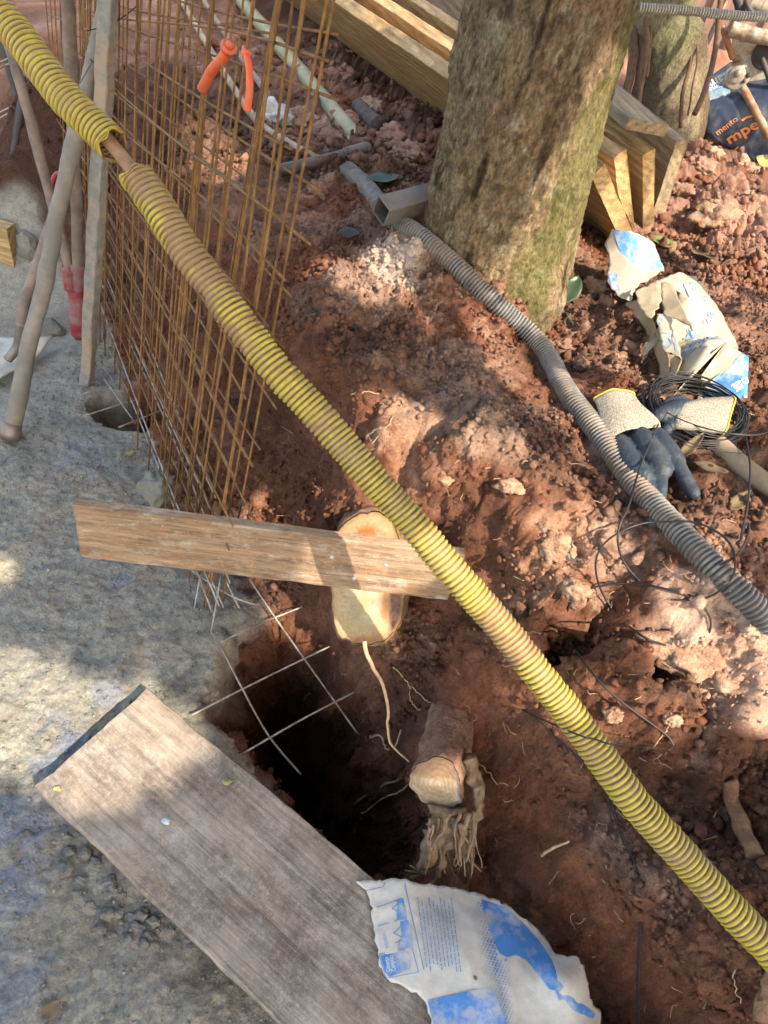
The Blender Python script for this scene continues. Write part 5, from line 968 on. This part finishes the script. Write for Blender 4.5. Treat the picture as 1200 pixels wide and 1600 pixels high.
for a, b, r, sq, s_, lab in [(1085, 1020, .080, (1.2, .75, .5), 61, 'big pale ledge of dried earth sticking out at the upper edge of the slope'), (1135, 1068, .05, (1.0, .7, .6), 62, 'lower pale lump at the end of the pale ledge'), (905, 925, .034, (1, .8, .9), 63, 'knobbly lit lump of earth below the wire loop'), (868, 850, .045, (1.1, .8, .8), 64, 'soft rounded lump of lit earth left of the big wire loops'), (930, 975, .026, (1, .8, .8), 65, 'small lit clod under the knobbly lump'), (800, 760, .030, (1.2, .8, .7), 66, 'lit clod on the bank just right of the conduit'), (700, 740, .03, (1.2, .9, .7), 67, 'lit clod at the edge of the mound beside the conduit'), (850, 935, .022, (1, .8, .8), 68, 'small orange clod left of the knobbly lump'), (960, 1115, .022, (1, .8, .8), 69, 'lit clod on the slope right of the conduit'), (1050, 1120, .02, (1, .8, .8), 70, 'small lit clod under the pale ledge')]:
    stone(a, b, r, M_pclod, lab, s_, sq, .15, 'earth_lump', None, 'earth lump', .6)
M_grav = plain('grey_gravel', (.10, .098, .095), .9, var=.5, scale=40, bump=.5, bd=.004, dirt=(.17, .16, .14), dscale=40)
for k, (a, b, r) in enumerate([(105, 1308, .016), (133, 1335, .011), (150, 1345, .011), (100, 1360, .015), (128, 1375, .013), (170, 1378, .012), (175, 1385, .010), (120, 1395, .010), (185, 1425, .014), (205, 1432, .012), (220, 1430, .013), (240, 1440, .013), (215, 1450, .012), (200, 1465, .011), (225, 1475, .013), (155, 1450, .012), (175, 1460, .010), (165, 1428, .011), (30, 1355, .014), (40, 1305, .010), (140, 1415, .012), (190, 1400, .010), (110, 1330, .010), (245, 1455, .011), (232, 1462, .010)]):
    stone(a, b, r * (.7 + .5 * ((k * 11) % 7) / 7), M_grav, 'dark grey pebble in the gravel along the left edge of the grey board', 100 + k, (1.0 + .5 * ((k * 7) % 5) / 5, .7 + .4 * ((k * 3) % 4) / 4, .7), .12, 'pebble', 'pebbles beside the grey board', 'pebble')
def onboard(px, py): return at(px, py, ztop + .001)
def bit(px, py, r, m, label, seed):
    o = stone(px, py, r, m, label, seed, (1.2, .9, .5), 0, 'pebble', None, 'pebble'); V = np.array([v.co[:] for v in o.data.vertices]); V += onboard(px, py) + np.array([0, 0, r * .35]) - V.mean(0); o.data.vertices.foreach_set('co', V.astype(np.float32).ravel())
bit(354, 1221, .008, plain('olive_pebble', (.20, .17, .09), .8), 'olive pebble lying on the grey board near the pit', 141)
bit(260, 1284, .007, plain('pale_pebble', (.42, .46, .46), .8), 'pale bluish blob of mortar on the grey board', 142)
bit(90, 1233, .006, plain('yellow_pebble', (.36, .33, .12), .8), 'small yellowish crumb on the far corner of the grey board', 143)
M_foil = plain('crumpled_film', (.42, .41, .40), .4, var=.4, scale=30, bump=.6, bd=.01)
stone(432, 185, .06, M_foil, 'crumpled whitish plastic scrap behind the mesh', 150, (1.1, .7, .8), .6, 'plastic_scrap', None, 'scrap', .9)
rod('bark_slab', [(560, 165), (575, 182), (592, 195)], .028, plain('dark_bark', (.075, .06, .055), .9, var=.5, scale=40, bump=.8, bd=.01), 'dark piece of bark lying beside the bamboo pole', 'bark', off=.02)
for pts, r, lab in [([(545, 215), (540, 228), (536, 236)], .007, 'short brown twig beside the bamboo foot'), ([(565, 265), (572, 250), (570, 238)], .007, 'brown twig standing by the capped pipe'), ([(520, 250), (535, 265), (555, 275)], .008, 'knobbly twig under the capped pipe'), ([(500, 445), (508, 425), (512, 412)], .005, 'short tan stick on the lit crest beside the mesh')]:
    rod('twig', pts, r, M_tan, lab, 'twig', 8, off=.015)
# ------------------------------------------------------------------ tools at the upper left
M_hand = plain('handle_wood', (.215, .16, .125), .85, var=.3, scale=22, bump=.4, dirt=(.13, .10, .085), dscale=16)
M_handg = plain('grey_handle', (.19, .17, .14), .85, var=.35, scale=20, bump=.4, dirt=(.15, .14, .125), dscale=12)
M_red = plain('red_paint', (.30, .035, .045), .55, var=.25, scale=20, bump=.3, dirt=(.22, .15, .14), dscale=20)
M_pale = plain('cement_covered_wood', (.225, .22, .2), .95, var=.3, scale=40, bump=.7, bd=.004, dirt=(.33, .24, .17), dscale=10)
def straight(name, a, b, r, m, parent=None, n=14, k=14, r1=None):
    k = k * 3; q = np.linspace(a, b, k); q = q + r * .16 * np.stack([fbm(q + 7 * j, 5, 3, 12 + j) for j in range(3)], 1); V, Fc = sweep(q, np.linspace(r, r if r1 is None else r1, k), n); V = V + (V - np.repeat(q, n, 0)) * (.10 * fbm(V * np.array([1, 1, .4]), 45, 3, 9) + .10 * fbm(V, 9, 2, 4))[:, None]; return mobj(name, V, Fc, m, parent)
fb = at(121, 528, .0)[:2]
dg = thing('post_hole_digger', 'red post hole digger with two wooden handles standing before the mesh', 'digger')
w_ = (near(120, 440, *fb) - CPOS) @ FW; pr = lambda px_: px_ * w_ / FPX
straight('handle', near(124, 445, *fb), near(104, -60, *fb), pr(8.2), M_hand, dg); straight('handle', near(114, 440, *fb), near(8, 40, *(fb + np.array([-.1, .1]))), pr(7), M_hand, dg)
V = []; n = 26
for (cx, cy, hw, dp) in [(116, 428, 13, .4), (117, 448, 15, .55), (119, 458, 14, .6), (121, 470, 14, .8), (123, 500, 15, .9), (123, 520, 13, .8), (123, 530, 7, .5)]:
    c0 = near(cx, cy, *fb); xx = CR * .97; yy = nrm(np.cross(xx, (0, 0, 1))); an = np.linspace(0, 2 * math.pi, n, endpoint=False)
    V.append(c0 + np.cos(an)[:, None] * xx * pr(hw) + np.sin(an)[:, None] * yy * pr(hw) * dp)
L_ = len(V); mobj('blade', np.concatenate(V), [(i * n + k, i * n + (k + 1) % n, (i + 1) * n + (k + 1) % n, (i + 1) * n + k) for i in range(L_ - 1) for k in range(n)] + [tuple(range(n - 1, -1, -1)), tuple((L_ - 1) * n + k for k in range(n))], M_red, dg)
straight('ferrule', near(124, 452, *fb), near(122, 415, *fb), pr(11), M_red, dg); straight('ferrule', near(110, 452, *fb), near(106, 422, *fb), pr(9), M_red, dg)
q = spline([near(a, b, *(fb + np.array([-.05, .1]))) for a, b in [(100, 272), (88, 274), (82, 290), (86, 312), (98, 318)]], 8); tag(mobj('tool_grip', *sweep(q, pr(4.2), 10), plain('red_plastic', (.42, .04, .04), .45, var=.15)), 'red plastic tool grip sticking out behind the leaning pole', 'grip')
pb_ = at(136, 597, 0)[:2]
sp_top = near(172, -30, *pb_); sp_bot = near(136, 600, *pb_); Xd = nrm(sp_top - sp_bot); Yd = nrm(np.cross(Xd, FW)); Zd = np.cross(Xd, Yd); ws = 20 * ((sp_bot - CPOS) @ FW) / FPX * .82
o = plank('square_post', sp_bot - Yd * ws / 2 - Zd * ws / 2 - Xd * .03, Xd, Yd, Zd, np.linalg.norm(sp_top - sp_bot) + .1, ws, ws, M_pale, 'square cement-crusted post standing in front of the wire mesh', 'post', rag=.003, seed=41)
fp = at(13, 684, 0); tpp = near(160, 36, *(pb_ + np.array([-.05, .06]))); 
ho = thing('leaning_pole', 'round grey wooden pole leaning on the square post, its iron foot on the floor', 'pole'); dpole = nrm(tpp - fp)
w_ = (fp - CPOS) @ FW; straight('shaft', fp + dpole * .02, tpp + dpole * .05, 13.5 * w_ / FPX * .95, M_handg, ho, 18, 20, 11.5 * ((tpp - CPOS) @ FW) / FPX)
mobj('foot', *sweep([fp - dpole * .0 + np.array([0, 0, .004]), fp + dpole * .02, fp + dpole * .035, fp + dpole * .05], np.array([17, 18, 15.5, 14.5]) * w_ / FPX, 18), M_st, ho)
# shovel
shv = thing('shovel', 'grey cement-caked shovel lying on the floor with a bent socket', 'shovel'); sb = at(20, 560, .03)[:2]
w_ = (near(33, 500, *sb) - CPOS) @ FW; q = spline([near(96, 300, *(sb + np.array([.0, .12]))), near(60, 410, *(sb + np.array([.0, .04]))), near(38, 475, *sb), near(32, 510, *sb), near(28, 540, *sb), at(12, 562, .03)], 8)
mobj('handle', *sweep(q[:28], 8 * w_ / FPX, 12), M_hand, shv); mobj('socket', *sweep(q[22:], np.linspace(9, 7, len(q[22:])) * w_ / FPX, 12), M_st, shv)
Ssh = Sheet([(a, b, at(a, b, z)) for a, b, z in [(-60, 540, .02), (0, 527, .025), (40, 527, .03), (80, 525, .03), (60, 552, .015), (30, 572, .01), (0, 590, .01), (-60, 600, .01), (10, 555, .012), (-20, 570, .012)]], .001, 8, 51)
Ssh.mesh('blade', [Ssh.px(p) for p in [(-70, 535), (0, 527), (40, 527), (82, 524), (62, 552), (35, 572), (0, 590), (-60, 606)]], plain('caked_steel', (.34, .33, .29), .8, var=.3, scale=20, bump=.5, bd=.003, dirt=(.5, .45, .33), dscale=14), shv, .015, 0, .003)
# odds and ends in the far left corner
c1 = at(30, 400, 0)[:2]
M_dst = plain('dark_bar', (.06, .055, .055), .7, .4, .3)
tag(straight('steel_bar', near(0, 385, *c1), near(36, 150, *(c1 + np.array([-.02, .12]))), .011, M_dst), 'dark steel bar propped in the far left corner', 'bar')
tag(straight('steel_bar', near(0, 60, *(c1 + np.array([-.1, .3]))), near(30, 170, *(c1 + np.array([-.05, .2]))), .010, M_dst), 'short dark steel bar above the propped one', 'bar')
tag(straight('brown_post', near(78, 260, *(c1 + np.array([.1, .3]))), near(42, 110, *(c1 + np.array([.1, .4]))), .016, M_hand), 'brown stake behind the digger handles', 'stake')
for k, ln in enumerate([[(-5, 108), (30, 92)], [(-5, 178), (32, 160)], [(-5, 188), (40, 160)], [(5, 252), (50, 226)], [(5, 265), (60, 238)], [(-5, 100), (20, 88)]]):
    a, b = [near(*p, *(c1 + np.array([-.03, .25]))) for p in ln]; tag(straight('thin_wire', a, b, .003, M_gal, n=6), 'thin pale wire end sticking out of the dark earth in the far left corner', 'wire', 'wire ends in the far left corner')
c2 = at(65, 400, 0)[:2]
bx = Sheet([(a, b, near(a, b, *(c2 + np.array(o_)))) for a, b, o_ in [(40, 308, (0, .06)), (74, 298, (0, .06)), (98, 355, (.02, 0)), (70, 400, (0, -.02)), (62, 372, (0, 0))]], .001, 8, 55)
bx.mesh('pale_sheet', [bx.px(p) for p in [(40, 308), (74, 299), (98, 358), (72, 402), (58, 360)]], plain('pale_blue_sheet', (.33, .38, .42), .6, var=.2), None, .02, 0, .004); tag(bpy.context.scene.objects['pale_sheet'], 'pale bluish sheet standing behind the digger', 'sheet')
yb = at(15, 408, 0); plank('timber_block', yb + np.array([-.12, 0, 0]), np.array([1, 0, 0]), np.array([0, .0, 1.]), np.array([0, -1, 0]), .17, .15, .05, M_board, 'yellowish timber block standing on the floor at the far left', 'block', seed=61)
stone(45, 385, .05, M_conc, 'grey cement heap between the timber block and the pale sheet', 160, (.8, .6, 1.2), .5)
tag(straight('tie_wire', near(145, 95, *pb_), near(125, 130, *pb_), .001, M_blk, n=5), 'short black tie wire near the top of the leaning pole', 'wire')
q = spline([near(135, 48, *pb_), near(160, 42, *pb_), near(190, 28, *pb_), near(215, 8, *pb_)], 6); tag(mobj('tie_wire', *sweep(q, .0012, 5), M_blk), 'black tie wire wound across the square post at the top edge', 'wire')
q = spline([near(140, 92, *pb_), near(155, 105, *pb_), near(178, 128, *pb_)], 6); tag(mobj('tie_wire', *sweep(q, .0012, 5), M_blk), 'black tie wire slanting from the leaning pole over the square post', 'wire')

# ------------------------------------------------------------------ grey machine at the top right
mc = thing('winch', 'grey metal winch with a round pulley and rusty legs above the dark blue sack', 'machine')
M_mg = plain('grey_machine', (.36, .34, .29), .6, .3, .25, 20, .3, dirt=(.20, .12, .07), dscale=16); M_mr = plain('rusty_leg', (.28, .13, .065), .85, .2, .35, 30, .4, dirt=(.3, .25, .2), dscale=14)
mb_ = hito(1185, 235)[:2] + np.array([-.02, -.14]); wm = (near(1160, 110, *mb_) - CPOS) @ FW; pm = lambda v_: v_ * wm / FPX
mpx = lambda a, b, o_=0: near(a, b, *(mb_ + nrm(np.array([0.2, -1.]))[:2] * o_))
def disc(cx, cy, r, t0, t1, m, name, parent, n=32, prof=None):
    c0 = mpx(cx, cy); ax_ = nrm(CPOS - c0 + np.array([-.3, .1, .1])); return mobj(name, *sweep([c0 + ax_ * t0, c0 + ax_ * (t0 + .002), c0 + ax_ * (t1 - .002), c0 + ax_ * t1], np.array([pm(r) * .94, pm(r), pm(r), pm(r) * .92]), n), m, parent)
pu = disc(1152, 119, 19, -.02, .012, M_mg, 'pulley', mc); disc(1152, 117, 12, .012, .018, M_mg, 'pulley_face', pu); disc(1153, 115, 5, .018, .03, M_st, 'hub', pu); disc(1170, 118, 3.5, .018, .024, M_dst, 'bolt', pu); disc(1163, 128, 2.5, .018, .024, M_dst, 'bolt', pu); disc(1197, 85, 20, -.03, .0, M_dst, 'rear_wheel', mc)
plate = [(1146, 40), (1168, 44), (1185, 70), (1200, 120), (1190, 140), (1178, 150), (1160, 140), (1142, 90)]; c_pl = [mpx(a, b, -.02) for a, b in plate]; nn_ = nrm(CPOS - c_pl[0]); V = c_pl + [p - nn_ * .012 for p in c_pl]; n = len(plate)
bevel(mobj('side_plate', V, [tuple(range(n)), tuple(range(2 * n - 1, n - 1, -1))] + [(i, n + i, n + (i + 1) % n, (i + 1) % n) for i in range(n)], M_mg, mc, smooth=False), .002)
straight('tube', mpx(1140, 46, .03), mpx(1230, 66, .03), pm(10), M_mg, mc); straight('tube', mpx(1172, 6, -.03), mpx(1240, 22, -.03), pm(9), M_mg, mc); straight('leg', mpx(1160, 136, .05), mpx(1216, 240, .20), pm(5.5), M_mr, mc); straight('leg', mpx(1128, 40, -.01), mpx(1145, 92, .0), pm(4.5), M_mr, mc); straight('brace', mpx(1180, 145, .0), mpx(1240, 152, .0), pm(5), M_mr, mc); straight('brace', mpx(1150, -10, -.05), mpx(1160, 30, -.05), pm(6), M_dst, mc)
for k, (pts) in enumerate([[(1190, 90), (1205, 130), (1215, 150)], [(1165, 0), (1175, 20), (1200, 30)]]):
    q = spline([mpx(*p, .03) for p in pts], 6); mobj('cable', *sweep(q, pm(4), 8), M_dst, mc)
# ------------------------------------------------------------------ every Empty sits at the base of its thing
bpy.context.view_layer.update()
for o in list(COL.objects):
    if o.type == 'EMPTY' and o.parent is None:
        cs = [c for c in o.children]; pts = np.concatenate([np.array([v.co[:] for v in c.data.vertices]) for c in cs if c.type == 'MESH' and c.name.split('.')[0] not in ('shade_crown', 'limb')])
        lo, hi = pts.min(0), pts.max(0); low = pts[pts[:, 2] < lo[2] + .05]; base = Vector((float(low[:, 0].mean()), float(low[:, 1].mean()), float(lo[2]))); o.location = base
        for c in cs: c.location = -base
